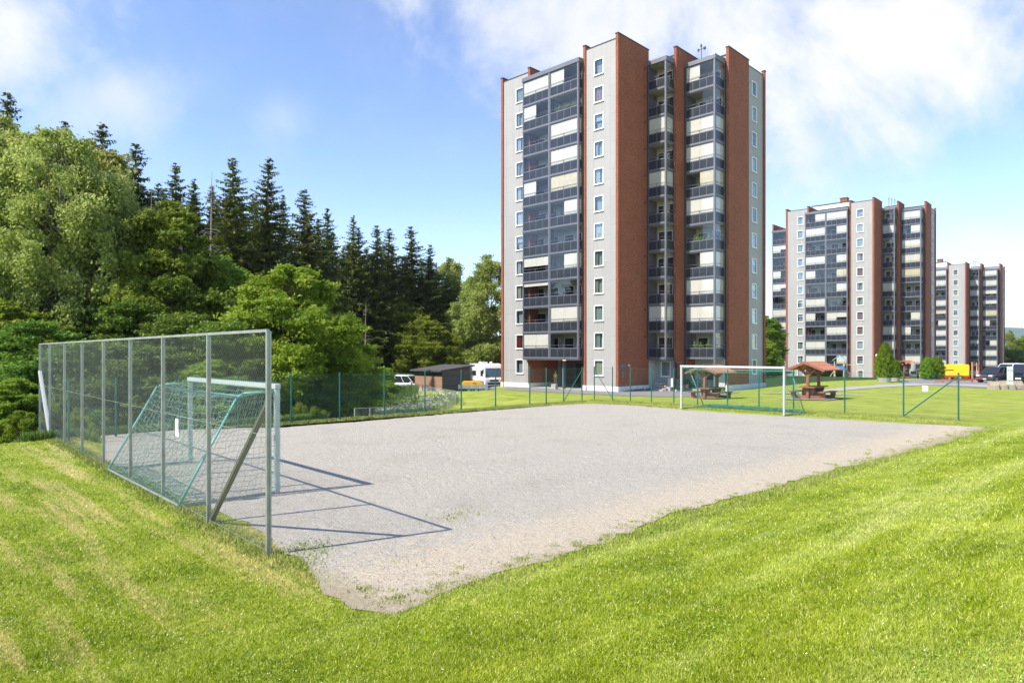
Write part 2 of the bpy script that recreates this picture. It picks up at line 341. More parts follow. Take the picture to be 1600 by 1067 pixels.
# white clover heads
X,Y=vis_points(2400,3.6,15,1); d_=((X+1.3)*.69-(Y-7.26)*.724); dens=(np.sin(X*1.3+1)*np.sin(Y*1.1+.5)+rng.random(len(X))*1.3>.75)&((d_<1.4)|(rng.random(len(X))<.05))
k=~on_pitch(X,Y)&dens; X,Y=X[k],Y[k]; Z=terr(X,Y)+.045; n=len(X); s=.0048+.0025*rng.random(n)
oct_=np.array([[1,0,0],[0,1,0],[-1,0,0],[0,-1,0],[0,0,1],[0,0,-1]]); V=np.stack([X,Y,Z],1)[:,None]+oct_[None]*s[:,None,None]
Fq=np.array([[0,1,4],[1,2,4],[2,3,4],[3,0,4],[1,0,5],[2,1,5],[3,2,5],[0,3,5]])[None]+(np.arange(n)*6)[:,None,None]
tag(link('clover_flowers',npmesh('clover',V.reshape(-1,3),Fq.reshape(-1,3),[mat('clover_white',(.78,.78,.68),.8)])),'small white clover heads dotted through the near lawn','clover flowers',kind='stuff')
import bmesh
bmm=bmesh.new(); vs=[bmm.verts.new((x,y,.012)) for x,y in pts]; f=bmm.faces.new(vs); bmesh.ops.triangulate(bmm,faces=[f]); me=bpy.data.meshes.new('gravel'); bmm.to_mesh(me); bmm.free()
gr=bpy.data.materials.new('pitch_gravel'); gr.use_nodes=True; nt=gr.node_tree; p=nt.nodes['Principled BSDF']; geo=nt.nodes.new('ShaderNodeNewGeometry'); pos=geo.outputs['Position']
fine=noise(nt,pos,38,4,.75); vf=noise(nt,pos,110,2,.7); mid=noise(nt,pos,4.5,5,.65); big=noise(nt,pos,.55,5,.6,.3)
g1=ramp(nt,mth(nt,'ADD',mth(nt,'MULTIPLY',fine.outputs[0],.5),mth(nt,'MULTIPLY',vf.outputs[0],.5)),[(.36,(.15,.135,.108)),(.46,(.41,.375,.31)),(.54,(.54,.50,.42)),(.64,(.84,.79,.69))])
g2=mixc(nt,mth(nt,'MULTIPLY',mth(nt,'SUBTRACT',mid.outputs[0],.45),2.2,clamp=True),g1,(.44,.39,.31))
bgm=mth(nt,'MULTIPLY',mth(nt,'SUBTRACT',big.outputs[0],.5),3,clamp=True); g3=mixc(nt,mth(nt,'MULTIPLY',bgm,.6),g2,(.32,.28,.23))
# trampled sandy strip along the near side (a real change of surface)
sp=nt.nodes.new('ShaderNodeSeparateXYZ'); nt.links.new(pos,sp.inputs[0])
ins=mth(nt,'SUBTRACT',mth(nt,'MULTIPLY',mth(nt,'SUBTRACT',sp.outputs[1],7.26),.724),mth(nt,'MULTIPLY',mth(nt,'ADD',sp.outputs[0],1.3),.69))
sandm=mth(nt,'MULTIPLY',mth(nt,'SUBTRACT',mth(nt,'ADD',2.1,mth(nt,'MULTIPLY',mth(nt,'SUBTRACT',mid.outputs[0],.5),3.5)),ins),1.1,clamp=True)
sand=ramp(nt,fine.outputs[0],[(.32,(.37,.30,.21)),(.5,(.56,.47,.345)),(.68,(.76,.66,.51))])
g4=mixc(nt,mth(nt,'MULTIPLY',sandm,.85),g3,sand)
# weedy green-brown film close to the grass edge
dn=mth(nt,'ADD',mth(nt,'MULTIPLY',mth(nt,'ADD',sp.outputs[0],1.29),.68),mth(nt,'MULTIPLY',mth(nt,'SUBTRACT',sp.outputs[1],7.26),.735))
em=mth(nt,'MINIMUM',ins,dn); wm=mth(nt,'MULTIPLY',mth(nt,'SUBTRACT',mth(nt,'MULTIPLY',mid.outputs[0],1.1),mth(nt,'ADD',em,.12)),2.0,clamp=True)
g5=mixc(nt,mth(nt,'MULTIPLY',wm,.6),g4,(.30,.25,.15))
nt.links.new(g5,p.inputs['Base Color']); p.inputs['Roughness'].default_value=.95; p.inputs['Specular IOR Level'].default_value=.2
bp=nt.nodes.new('ShaderNodeBump'); bp.inputs['Strength'].default_value=.7; bp.inputs['Distance'].default_value=.04
nt.links.new(mth(nt,'ADD',mth(nt,'ADD',fine.outputs[0],vf.outputs[0]),mth(nt,'MULTIPLY',mid.outputs[0],3.0)),bp.inputs['Height']); nt.links.new(bp.outputs[0],p.inputs['Normal'])
me.materials.append(gr); tag(link('gravel_pitch',me),'grey gravel football pitch with a sandy worn near edge','gravel pitch',kind='structure')
# loose stones
n=9000; t=rng.random(n); Yp=1/((1/7.4)*(1-t)+(1/19)*t); Xp=(rng.random(n)*2-1)*.75*Yp; k=in_gravel(Xp,Yp)>.15; Xp,Yp=Xp[k],Yp[k]; n=len(Xp)
s=(.006+.012*rng.random(n)**3); V=np.stack([Xp,Yp,np.full(n,.014)],1)[:,None]+(oct_[None]*np.array([1,1,.6])+rng.normal(0,.18,(n,6,3)))*s[:,None,None]
Fq=np.array([[0,1,4],[1,2,4],[2,3,4],[3,0,4]])[None]+(np.arange(n)*6)[:,None,None]
tag(link('gravel_stones',npmesh('stones',V.reshape(-1,3),Fq.reshape(-1,3),[mat('stone',(.36,.34,.32),.9,var=.5,vscale=9)])),'loose stones scattered over the gravel pitch','gravel',kind='stuff')
t=rng.random(260); ex=-1.29+18.9*t**1.3; ey=7.26+18.0*t**1.3; q_=np.abs(rng.normal(0,.28,260))+.02; ex-=.69*q_; ey+=.724*q_; m_=rng.integers(5,40,260); ix=np.repeat(np.arange(260),m_)
X=ex[ix]+rng.normal(0,.05,len(ix)); Y=ey[ix]+rng.normal(0,.05,len(ix)); blades('edge_weeds',X,Y,.03,.014,tuft,.9,z0=np.full(len(X),.012),label='small green tufts creeping from the lawn onto the gravel',cat='weeds')
# weeds growing in the gravel by the near corner
def weed_patch(cx,cy,n,r,h):
    a=rng.normal(0,r,(n,2)); return cx+a[:,0],cy+a[:,1]
wx=[];wy=[]
for (px_,py_,n_,r_) in [(568,922,60,.07),(1078,800,420,.16),(1085,803,250,.2),(700,812,60,.12),(715,806,60,.15),(470,862,260,.22),(455,880,260,.2),(490,858,160,.2),(640,880,30,.2),(740,800,70,.25),(1520,700,500,.5)]:
    gx,gy=G(px_,py_); a,b=weed_patch(gx,gy,n_,r_,0); wx.append(a); wy.append(b)
X=np.concatenate(wx);Y=np.concatenate(wy); blades('weeds',X,Y,.035,.016,tuft,.9,z0=np.full(len(X),.012),label='low weeds in the gravel',cat='weeds')
# clover leaves in darker patches
X,Y=vis_points(22000,3.4,11,1); dn_=np.sin(X*1.9+2)*np.sin(Y*1.7+1)+.5*np.sin(X*5.1)*np.sin(Y*4.3+2); k=(~on_pitch(X,Y))&(dn_+rng.normal(0,.25,len(X))>.62); X,Y=X[k],Y[k]; Z=terr(X,Y)+.018+.02*rng.random(len(X)); n=len(X)
tt_=rng.normal(0,1,(n,3))*np.array([1,1,.25]); tt_/=np.linalg.norm(tt_,axis=1,keepdims=True); bb_=np.cross(tt_,np.array([0,0,1.])+rng.normal(0,.3,(n,3))); l_=(.006+.006*rng.random(n))[:,None]; C_=np.stack([X,Y,Z],1)
V=np.stack([C_-tt_*l_,C_+bb_*l_*.8,C_+tt_*l_,C_-bb_*l_*.8],1).reshape(-1,3); tag(link('clover_leaves',npmesh('clover_leaves',V,np.arange(n*4).reshape(n,4),[mat('clover_green',(.15,.26,.018),.8,col2=(.22,.35,.03),vscale=6)])),'darker patches of clover leaves in the near lawn','clover leaves',kind='stuff')
# ---- drapes
def drape(name,poly,dz,m,label,cat,step=1.0,kind='structure'):
    """triangulated polygon following the ground: grid cells clipped coarsely by subdividing"""
    bm=bmesh.new(); vs=[bm.verts.new((x,y,0)) for x,y in noisy_poly(poly,step)]; f=bm.faces.new(vs)
    xs_=[v.co.x for v in vs]; ys_=[v.co.y for v in vs]
    for ax,(lo,hi) in ((0,(min(xs_),max(xs_))),(1,(min(ys_),max(ys_)))):
        c=math.ceil(lo/step)*step
        while c<hi:
            pc=Vector((c,0,0)) if ax==0 else Vector((0,c,0)); pn=Vector((1,0,0)) if ax==0 else Vector((0,1,0))
            bmesh.ops.bisect_plane(bm,geom=bm.verts[:]+bm.edges[:]+bm.faces[:],plane_co=pc,plane_no=pn); c+=step
    bmesh.ops.triangulate(bm,faces=bm.faces[:])
    for v_ in bm.verts: v_.co.z=tz(v_.co.x,v_.co.y)+dz
    for f in bm.faces:
        if f.normal.z<0: f.normal_flip()
    me=bpy.data.meshes.new(name); bm.to_mesh(me); bm.free(); me.materials.append(m); o=link(name,me)
    tag(o,label,cat,kind=kind); return o
asph=mat('asphalt',(.25,.235,.23),.9,var=.25,vscale=2,bump=.2,bscale=60)
pathm=mat('path_gravel',(.40,.37,.34),.95,var=.2,vscale=3,bump=.3,bscale=50)
drape('forecourt_road',[(-60,92),(-38,86),(-19,80.5),(-12.5,72.5),(-7,70.3),(-2,66.1),(0,64.4),(4,60.3),(8.7,57.2),(12,56.0),(15,57.6),(17.5,60.2),(20.5,62),(21.5,64.8),(17.2,68.0),(24,73),(12,88),(-4,98),(-20,112),(-60,130)],.03,asph,'grey asphalt forecourt in front of the nearest tower','road',2)
def ribbon_poly(pts,w):
    l=[];r=[]
    for i,p in enumerate(pts):
        a=Vector(pts[max(0,i-1)]); b=Vector(pts[min(len(pts)-1,i+1)]); d=(b-a).normalized(); n=Vector((-d.y,d.x)); ww=w[i] if isinstance(w,(list,tuple)) else w
        l.append(tuple(Vector(p)+n*ww/2)); r.append(tuple(Vector(p)-n*ww/2))
    return l+r[::-1]
def gp(L): return [Gt(*p) for p in L]
drape('footpath',ribbon_poly(gp([(1245,616.5),(1287,612),(1330,607),(1395,602.5),(1446,600.3),(1500,601.2),(1560,604)]),[1.0,1.4,2.0,2.6,3,3,4]),.035,pathm,'pale gravel footpath curving past the picnic shelters to the parking','footpath',1)
drape('worn_track',ribbon_poly(gp([(1195,615.5),(1240,615.2),(1290,617),(1348,618.2)]),[.5,.8,1,.5]),.05,pathm,'thin worn gravel track in the lawn beside the picnic shelter','track',1)
drape('parking',[(44,57.5),(50,58.5),(62,70),(110,95),(130,120),(100,120),(60,92),(44,78),(40,70),(41,62)],.03,asph,'asphalt parking area at the right behind the lawn','parking',2)
# hills at the right horizon
hm=mat('hill_forest',(.045,.085,.05),1,col2=(.07,.11,.06),vscale=.01,detail=8)
hx=np.linspace(600,5600,120); hy=np.linspace(2700,4600,40); HX,HY_=np.meshgrid(hx,hy)
prof=np.exp(-((HX-2280)/650)**2)*175+np.exp(-((HX-3600)/800)**2)*140
HZ=prof*np.clip(1-((HY_-3600)/950)**2,0,1)+6*np.sin(HX/60)*np.sin(HY_/80)-45
ii=np.arange(HX.size).reshape(HX.shape); Q=np.stack([ii[:-1,:-1],ii[:-1,1:],ii[1:,1:],ii[1:,:-1]],-1).reshape(-1,4)
tag(link('hills',npmesh('hills',np.stack([HX.ravel(),HY_.ravel(),HZ.ravel()],1),Q,[hm],True)),'blue green wooded ridge on the right horizon','hills',kind='structure')
# ================================================================ TOWERS
def brick_mat():
    m=bpy.data.materials.new('brick_red'); m.use_nodes=True; nt=m.node_tree; p=nt.nodes['Principled BSDF']; tc=nt.nodes.new('ShaderNodeTexCoord')
    sp=nt.nodes.new('ShaderNodeSeparateXYZ'); nt.links.new(tc.outputs['Object'],sp.inputs[0]); cb=nt.nodes.new('ShaderNodeCombineXYZ')
    nt.links.new(mth(nt,'ADD',sp.outputs[0],sp.outputs[1]),cb.inputs[0]); nt.links.new(sp.outputs[2],cb.inputs[1])
    b=nt.nodes.new('ShaderNodeTexBrick'); nt.links.new(cb.outputs[0],b.inputs[0]); b.inputs['Scale'].default_value=1; b.inputs['Brick Width'].default_value=.24; b.inputs['Row Height'].default_value=.078; b.inputs['Mortar Size'].default_value=.008
    b.inputs['Color1'].default_value=(.34,.098,.038,1); b.inputs['Color2'].default_value=(.23,.06,.026,1); b.inputs['Mortar'].default_value=(.22,.10,.07,1)
    tcs=nt.nodes.new('ShaderNodeMapping'); tcs.inputs['Scale'].default_value=(1.6,1.6,.07); nt.links.new(tc.outputs['Object'],tcs.inputs[0]); sn=noise(nt,tcs.outputs[0],1.6,6,.65); sv=mth(nt,'ADD',mth(nt,'MULTIPLY',sn.outputs[0],.34),-.17)
    n=noise(nt,tc.outputs['Object'],.5,6,.6); n2=noise(nt,tc.outputs['Object'],8,4,.7)
    hs=nt.nodes.new('ShaderNodeHueSaturation'); nt.links.new(b.outputs[0],hs.inputs['Color']); nt.links.new(mth(nt,'ADD',mth(nt,'MULTIPLY',mth(nt,'ADD',n.outputs[0],n2.outputs[0]),.55),mth(nt,'ADD',.45,sv)),hs.inputs['Value'])
    nt.links.new(hs.outputs[0],p.inputs['Base Color']); p.inputs['Roughness'].default_value=.85
    bp=nt.nodes.new('ShaderNodeBump'); bp.inputs['Strength'].default_value=.4; bp.inputs['Distance'].default_value=.01; nt.links.new(b.outputs['Fac'],bp.inputs['Height']); bp.invert=True; nt.links.new(bp.outputs[0],p.inputs['Normal']); return m
def panel_mat():
    m=bpy.data.materials.new('cladding_grey'); m.use_nodes=True; nt=m.node_tree; p=nt.nodes['Principled BSDF']; tc=nt.nodes.new('ShaderNodeTexCoord')
    sp=nt.nodes.new('ShaderNodeSeparateXYZ'); nt.links.new(tc.outputs['Object'],sp.inputs[0]); cb=nt.nodes.new('ShaderNodeCombineXYZ')
    nt.links.new(sp.outputs[2],cb.inputs[0]); nt.links.new(mth(nt,'ADD',sp.outputs[0],sp.outputs[1]),cb.inputs[1])
    b=nt.nodes.new('ShaderNodeTexBrick'); nt.links.new(cb.outputs[0],b.inputs[0]); b.inputs['Scale'].default_value=1; b.inputs['Brick Width'].default_value=2.72; b.inputs['Row Height'].default_value=1.02; b.inputs['Mortar Size'].default_value=.012; b.inputs['Mortar Smooth'].default_value=.3
    b.offset=.33
    b.inputs['Color1'].default_value=(.37,.36,.345,1); b.inputs['Color2'].default_value=(.35,.34,.33,1); b.inputs['Mortar'].default_value=(.23,.225,.22,1)
    w=nt.nodes.new('ShaderNodeTexWave'); w.bands_direction='Y'; w.inputs['Scale'].default_value=2.6; nt.links.new(cb.outputs[0],w.inputs[0])
    tcs=nt.nodes.new('ShaderNodeMapping'); tcs.inputs['Scale'].default_value=(1.6,1.6,.07); nt.links.new(tc.outputs['Object'],tcs.inputs[0]); sn=noise(nt,tcs.outputs[0],1.6,6,.65); sv=mth(nt,'ADD',mth(nt,'MULTIPLY',sn.outputs[0],.34),-.17)
    n=noise(nt,tc.outputs['Object'],.35,5,.6); hs=nt.nodes.new('ShaderNodeHueSaturation'); nt.links.new(b.outputs[0],hs.inputs['Color'])
    nt.links.new(mth(nt,'ADD',mth(nt,'ADD',mth(nt,'MULTIPLY',n.outputs[0],.16),mth(nt,'ADD',.88,mth(nt,'MULTIPLY',sv,.8))),mth(nt,'MULTIPLY',w.outputs[1],.03)),hs.inputs['Value'])
    nt.links.new(hs.outputs[0],p.inputs['Base Color']); p.inputs['Roughness'].default_value=.6; return m
M_brick=brick_mat(); M_panel=panel_mat()
M_cap=mat('cap_metal',(.06,.06,.068),.45,.3); M_plinth=mat('plinth_white',(.74,.74,.72),.8,var=.12,vscale=1.5)
M_frame=mat('balcony_metal',(.17,.175,.205),.45,.25,var=.12,vscale=.7); M_rail=mat('railing_panel',(.035,.04,.05),.28,0,var=.3,vscale=1.3)
M_mull=mat('mullion',(.22,.225,.25),.4,.5); M_blind=mat('blind_white',(.72,.71,.66),.8,var=.06,vscale=.5); M_blindY=mat('blind_cream',(.68,.62,.45),.8,var=.15,vscale=2)
M_glass=glass_mat('balcony_glass',(.94,.94,.93),.04); M_wglass=glass_mat('window_glass',(.82,.86,.88),.10)
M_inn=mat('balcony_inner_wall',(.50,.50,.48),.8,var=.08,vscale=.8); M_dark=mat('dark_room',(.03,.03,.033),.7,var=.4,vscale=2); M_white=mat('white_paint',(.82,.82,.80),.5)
M_slab=mat('roof_felt',(.10,.10,.105),.9,var=.2,vscale=.6); M_conc=mat('concrete',(.42,.40,.375),.9,var=.2,vscale=2,bump=.3,bscale=30)
CURT=[mat('curtain_white',(.72,.74,.74),.9,var=.18,vscale=9),mat('curtain_pink',(.52,.30,.31),.9,var=.3,vscale=9),mat('curtain_red',(.42,.035,.03),.9,var=.3,vscale=6),mat('curtain_cream',(.66,.60,.44),.9,var=.2,vscale=9),mat('curtain_green',(.45,.52,.42),.9,var=.2,vscale=8)]
H=2.72; ZB=3.15; TOP=34.75
WINME={}
def window_meshes(w,h):
    if (w,h) in WINME: return WINME[(w,h)]
    a=MB(); f=.085   # frame: four members, proud of the wall, opening behind
    a.box(-w/2,w/2,-.05,.12,0,f).box(-w/2,w/2,-.05,.12,h-f,h).box(-w/2,-w/2+f,-.05,.12,f,h-f).box(w/2-f,w/2,-.05,.12,f,h-f)
    a.box(-w/2-.03,w/2+.03,-.11,-.052,-.05,.012)
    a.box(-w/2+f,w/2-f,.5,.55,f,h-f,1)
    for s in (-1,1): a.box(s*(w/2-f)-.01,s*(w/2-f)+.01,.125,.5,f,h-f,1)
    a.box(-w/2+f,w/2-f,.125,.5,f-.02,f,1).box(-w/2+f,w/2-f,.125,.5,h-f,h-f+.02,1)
    p=MB().box(-w/2+f,w/2-f,.03,.045,f,h-f)
    cu=[]
    for k in range(5):   # 0 both sides,1 full,2 left,3 right,4 short blind
        c=MB(); x0,x1=-w/2+f+.01,w/2-f-.01; hh=h-f-.02
        def drape_(xa,xb,za):
            n=10; vs=[];fs=[]
            for i in range(n+1):
                t=i/n; y=.16+.03*math.sin(t*n*1.9); vs+=[(xa+(xb-xa)*t,y,za),(xa+(xb-xa)*t,y,hh)]
            for i in range(n): fs.append((2*i,2*i+2,2*i+3,2*i+1))
            c.add(vs,fs)
        if k==0: drape_(x0,x0+(x1-x0)*.3,f); drape_(x1-(x1-x0)*.3,x1,f)
        if k==1: drape_(x0,x1,f)
        if k==2: drape_(x0,x0+(x1-x0)*.55,f)
        if k==3: drape_(x1-(x1-x0)*.45,x1,f)
        if k==4: drape_(x0,x1,h*.55)
        cu.append(c)
    WINME[(w,h)]=(a.mesh('window',[M_white,M_dark]),p.mesh('pane',M_wglass),cu,{}); return WINME[(w,h)]
def add_window(parent,x,y,z,w,h,rz,style,cm,tilt=False,label=None):
    fm,pm,cu,cache=window_meshes(w,h); o=link('window',fm,parent,(x,y,z),rz)
    link('pane',pm,o)
    if style is not None:
        if (style,cm) not in cache: cache[(style,cm)]=cu[style].mesh('curtain',CURT[cm])
        link('curtain',cache[(style,cm)],o)
    if label: o['label']=label
    return o
BALME={}
def sash(c,x0,x1,y,z0,z1): c.box(x0,x1,y,y+.012,z0,z1)
def balcony_meshes(w,d,back,sideR,n=4):
    """one storey of a glazed balcony: local x right, y inwards, z up; front at y=0, room wall at y=back"""
    key=(w,d,back,sideR,n)
    if key in BALME: return BALME[key]
    fr=MB(); b=.17
    fr.box(0,w,-.03,.10,0,.20)                       # edge beam
    fr.box(.012,w-.012,.101,back-.004,.02,.19,1)      # slab
    fr.box(0,b*.7,0,.16,.20,H)                        # posts
    fr.box(w-b,w,-.035,.17,.20,H)
    fr.box(b*.7,w-b,.02,.09,1.05,1.14)                # rail
    fr.box(b*.7,w-b,.0,.03,1.40,1.43)                 # hand rail in front of glass
    fr.box((w-b)/2,(w-b)/2+.03,.0,.03,1.14,1.40)
    fr.box(b*.7,w-b,.04,.08,H-.10,H-.002)
    if sideR:
        fr.box(w-.11,w+.02,.171,d,0,.20); fr.box(w-.08,w-.02,.171,d,1.05,1.14); fr.box(w-.03,w,.171,d,1.40,1.43); fr.box(w-.08,w-.03,.171,d-.1,H-.10,H-.002)
        fr.box(w-.12,w+.005,d-.12,d,.201,H)
    fr.box(0,.05,.161,d,.2,H)                        # closed left cheek
    rp=MB(); x0,x1=b*.7,w-b
    for i in range(n):
        a=x0+(x1-x0)*i/n; c=x0+(x1-x0)*(i+1)/n; rp.box(a+.018,c-.018,.045,.065,.205,1.045)
        if i: rp.box(a-.018,a+.018,.03,.07,.201,1.049,1)
    if sideR:
        for i in range(2):
            a=.18+(d-.3)*i/2; c=.18+(d-.3)*(i+1)/2; rp.box(w-.06,w-.045,a+.015,c-.015,.205,1.045)
    gl=MB(); 
    for i in range(n): 
        a=x0+(x1-x0)*i/n; c=x0+(x1-x0)*(i+1)/n; gl.box(a+.004,c-.004,.05,.058,1.145,H-.105)
    if sideR: gl.box(w-.058,w-.05,.18,d-.13,1.145,H-.105)
    dr=[]
    for k in range(2):
        q=MB(); yb=back-.005
        xw=w*.58 if k else w*.12
        q.box(.06,w-.06,back,back+.12,.2,H-.001,0)   # inner wall
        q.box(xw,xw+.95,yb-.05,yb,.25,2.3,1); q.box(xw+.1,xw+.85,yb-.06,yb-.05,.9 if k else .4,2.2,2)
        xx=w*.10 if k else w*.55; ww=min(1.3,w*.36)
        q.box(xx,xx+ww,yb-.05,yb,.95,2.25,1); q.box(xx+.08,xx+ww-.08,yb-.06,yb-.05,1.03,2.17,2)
        q.box(.062,w-.062,.171,back-.005,H-.03,H-.012,0)
        dr.append(q.mesh('inner_wall',[M_inn,M_white,M_dark]))
    bl={}
    zt=H-.11; xm=(x0+x1)/2
    def blind(code):
        q=MB(); 
        def s(a,c,z): 
            q.box(a,c,.085,.092,z,zt)
        if code=='F': s(x0+.02,xm-.01,1.16); s(xm+.01,x1-.02,1.18)
        elif code=='L': s(x0+.02,xm-.01,1.16)
        elif code=='R': s(xm+.01,x1-.02,1.2)
        elif code=='S': s(x0+.02,xm-.01,1.72); s(xm+.01,x1-.02,1.70)
        elif code=='T': s(x0+.02,x1-.02,2.3)
        elif code=='M': s(x0+.02,xm-.01,1.16); s(xm+.01,x1-.02,1.75)
        if sideR and code in 'FRM': q.box(w-.095,w-.088,.22,d-.16,1.18,zt)
        return q
    for c in 'FLRSTM': bl[c]=blind(c)
    BALME[key]=(fr.mesh('balcony',[M_frame,M_slab]),rp.mesh('railing_panels',[M_rail,M_mull]),gl.mesh('glazing',M_glass),dr,bl,{}); return BALME[key]
def add_balcony(parent,x,y,z,w,d,back,sideR,code,k,n=4,plants=False,cream=False):
    fm,rm,gm_,dr,bl,ca=balcony_meshes(w,d,back,sideR,n); o=link('balcony',fm,parent,(x,y,z))
    link('railing_panels',rm,o); link('glazing',gm_,o); link('inner_wall',dr[k%2],o)
    if code!='N':
        kk=(code,cream)
        if kk not in ca: ca[kk]=bl[code].mesh('blind',M_blindY if cream else M_blind)
        link('blind',ca[kk],o)
    if plants: plant_row(o,w)
    return o
M_pl=leaf_mat('balcony_plant',(.14,.24,.02),(.30,.40,.04),(.45,.45,.06))
M_fl=mat('flower_pink',(.6,.08,.30),.7)
def plant_row(par,w,flowers=False):
    n=240; c=rng.integers(0,3,n); cx=np.array([.3,.5,.72])[c]*w; P=np.stack([cx+rng.normal(0,.13,n),rng.uniform(.2,.4,n),1.15+np.abs(rng.normal(0,.28,n))],1)
    V=P[:,None]+rng.normal(0,.05,(n,4,3)); link('potted_plants',npmesh('plants',V.reshape(-1,3),np.arange(n*4).reshape(n,4),[M_pl]),par)
def tower(loc,rz,label,codes,seed,left_wing=True,detail=True,group='brick apartment towers'):
    rn=random.Random(seed)
    T=empty('apartment_tower',loc,rz,label,'apartment building',group)
    b=M_brick
    DZ=-4.0  # footing reaches below the ground
    def part(name,mb,m): return mb.build(name,m,T)
    # --- brick cross walls (fins); x0,x1,y0,y1,ztop
    fins=[(-16.05,-15.75,-.10,5.2,0),(-11.9,-11.6,-.10,4.6,0),(-4.3,-4.0,-.10,4.6,0),(-.30,0,-.10,5.25,0),(2.2,2.5,6.45,10.9,0),(6.0,6.30,10.15,14.7,0),(6.02,6.32,18.5,18.8,0)]
    if left_wing: fins+=[(-18.3,-18.0,8.6,12.5,-1.0),(-22.3,-22.0,9.0,18,-1.0)]
    for x0,x1,y0,y1,dz in fins:
        w=MB().box(x0,x1,y0,y1,.5,TOP+dz).build('brick_wall',b,T)
        MB().box(x0-.05,x1+.05,y0-.05,y1+.05,TOP+dz,TOP+dz+.09).build('wall_cap',M_cap,w)
        MB().box(x0-.03,x1+.03,y0-.05,y1+.03,DZ,.5).build('plinth',M_plinth,w)
    # --- grey clad facades with real window openings
    def clad(x0,x1,y,xw,th=.14,axisx=True,zb=.5,zt=TOP-.42,ww=1.16,hh=1.58):
        q=MB(); a,c=(xw-ww/2,xw+ww/2) if xw is not None else (None,None)
        def bx(p,r,z0,z1):
            if axisx: q.box(p,r,y,y+th,z0,z1)
            else: q.box(y-th,y,p,r,z0,z1)
        if xw is None: bx(x0,x1,zb,zt)
        else:
            bx(x0,a,zb,zt); bx(c,x1,zb,zt); z=zb
            for r in range(12):
                s=1.50+H*r; bx(a,c,z,s); z=s+hh
            bx(a,c,z,zt)
        o=part('clad_wall',q,M_panel)
        k=MB(); 
        if axisx: k.box(x0+.0,x1-.0,y-.04,y+.34,zt+.002,zt+.09)
        else: k.box(y-.34,y+.04,x0,x1,zt+.002,zt+.09)
        k.build('wall_cap',M_cap,o)
        pl=MB()
        if axisx: pl.box(x0+.03,x1-.03,y-.02,y+.3,DZ,zb-.002)
        else: pl.box(y-.3,y+.02,x0+.03,x1-.03,DZ,zb-.002)
        pl.build('plinth',M_plinth,o); return o
    clad(-15.75,-11.9,.03,-13.25); clad(-4.0,-.30,.03,-2.42); clad(14.7,18.5,6.12,16.35,axisx=False)
    cm=[(None,0),(1,1),(4,0),(0,0),(2,0),(None,0),(1,0),(0,4),(0,3),(1,4),(2,4),(1,3)] if detail else None
    for r in range(12):
        z=1.50+H*(11-r)
        st=cm[r] if cm else (rn.choice([None,0,1,1,2,4]),rn.choice([0,0,0,1,3,4]))
        add_window(T,-2.42,.03,z,1.16,1.58,0,*st)
        st=(2,2) if (detail and r==10) else ((None,0) if detail and r in (9,11) else (rn.choice([0,1,1,2,4]),rn.choice([0,0,0,3,4])))
        add_window(T,-13.25,.03,z,1.16,1.58,0,*st)
        add_window(T,6.12,16.35,z,1.16,1.58,R(90),rn.choice([None,0,1,1,4]),rn.choice([0,0,3,4]))
    # --- core of the building
    core=MB().box(-15.74,-.31,1.45,17.6,3.05,TOP-1.5,0).box(-15.74,-11.61,.34,1.45,DZ,TOP-1.5).box(-4.29,-.31,.34,1.45,DZ,TOP-1.5)
    core.box(-15.74,-11.61,1.451,17.6,DZ,3.048).box(-4.29,-.31,1.451,17.6,DZ,3.048).box(-11.609,-4.291,5.2,17.6,DZ,3.048)
    core.box(-.309,2.19,6.80,17.6,DZ,TOP-1.5); core.box(-.29,-.01,5.251,6.80,DZ,TOP-1.0).box(2.191,5.75,10.38,18.45,DZ,TOP-1.5)
    if left_wing: core.box(-21.99,-15.75,11.4,17.6,DZ,TOP-2.0)
    part('core_wall',core,M_inn)
    rf=MB().box(-15.7,-.32,.36,17.7,TOP-1.498,TOP-1.2).box(-.318,2.15,6.9,17.7,TOP-1.498,TOP-1.2).box(2.152,5.9,10.4,18.5,TOP-1.498,TOP-1.2)
    part('roof',rf,M_slab)
    pw=MB()
    for x0,x1,y0,y1 in [(-11.6,-4.3,1.3,1.44),(0.01,2.19,6.66,6.79),(2.51,5.99,10.22,10.37)]: pw.box(x0,x1,y0,y1,ZB+11*H+.6,TOP-.75)
    pw.box(-15.7,-15.4,5.2,17.6,TOP-1.19,TOP-.5); pw.box(-15.3,5.9,17.4,17.6,TOP-1.19,TOP-.5)
    o=part('parapet',pw,M_panel)
    for x0,x1,y0,y1 in [(-11.6,-4.3,1.2,1.5),(0.01,2.19,6.58,6.9),(2.51,5.99,10.14,10.5)]: MB().box(x0,x1,y0,y1,TOP-.748,TOP-.66).build('wall_cap',M_cap,o)
    # right wall brick end + small seen beyond
    # --- balcony stacks
    cl,cr_,c2,c3=codes
    wL=3.86
    for r in range(11):
        z=ZB+H*(10-r); k=rn.randint(0,1)
        add_balcony(T,-12.1,-.74,z,wL,.74,2.03,False,cl[r],r,4,False,False)
        add_balcony(T,-12.1+wL+.001,-.74,z,wL,.74,2.03,True,cr_[r],r+1,4,detail and r in(1,),r==4)
        add_balcony(T,.01,5.04,z,2.17,1.6,1.62,True,c2[r],r,2)
        add_balcony(T,2.51,8.1,z,3.36,2.1,2.12,True,c3[r],r+1,4,detail and r in (6,10),r==4)
        if left_wing: add_balcony(T,-22.0,8.2,z-1.2,3.6,2.1,3.1,True,rn.choice('FFNLRM'),r,4)
    if left_wing:
        MB().box(-22.1,-18.3,8.1,11.5,ZB+11*H-1.19,ZB+11*H-.75).build('balcony_roof',M_frame,T)
        MB().box(-17.99,-15.8,9.6,11.39,DZ,TOP-1.6).build('brick_wall',b,T)
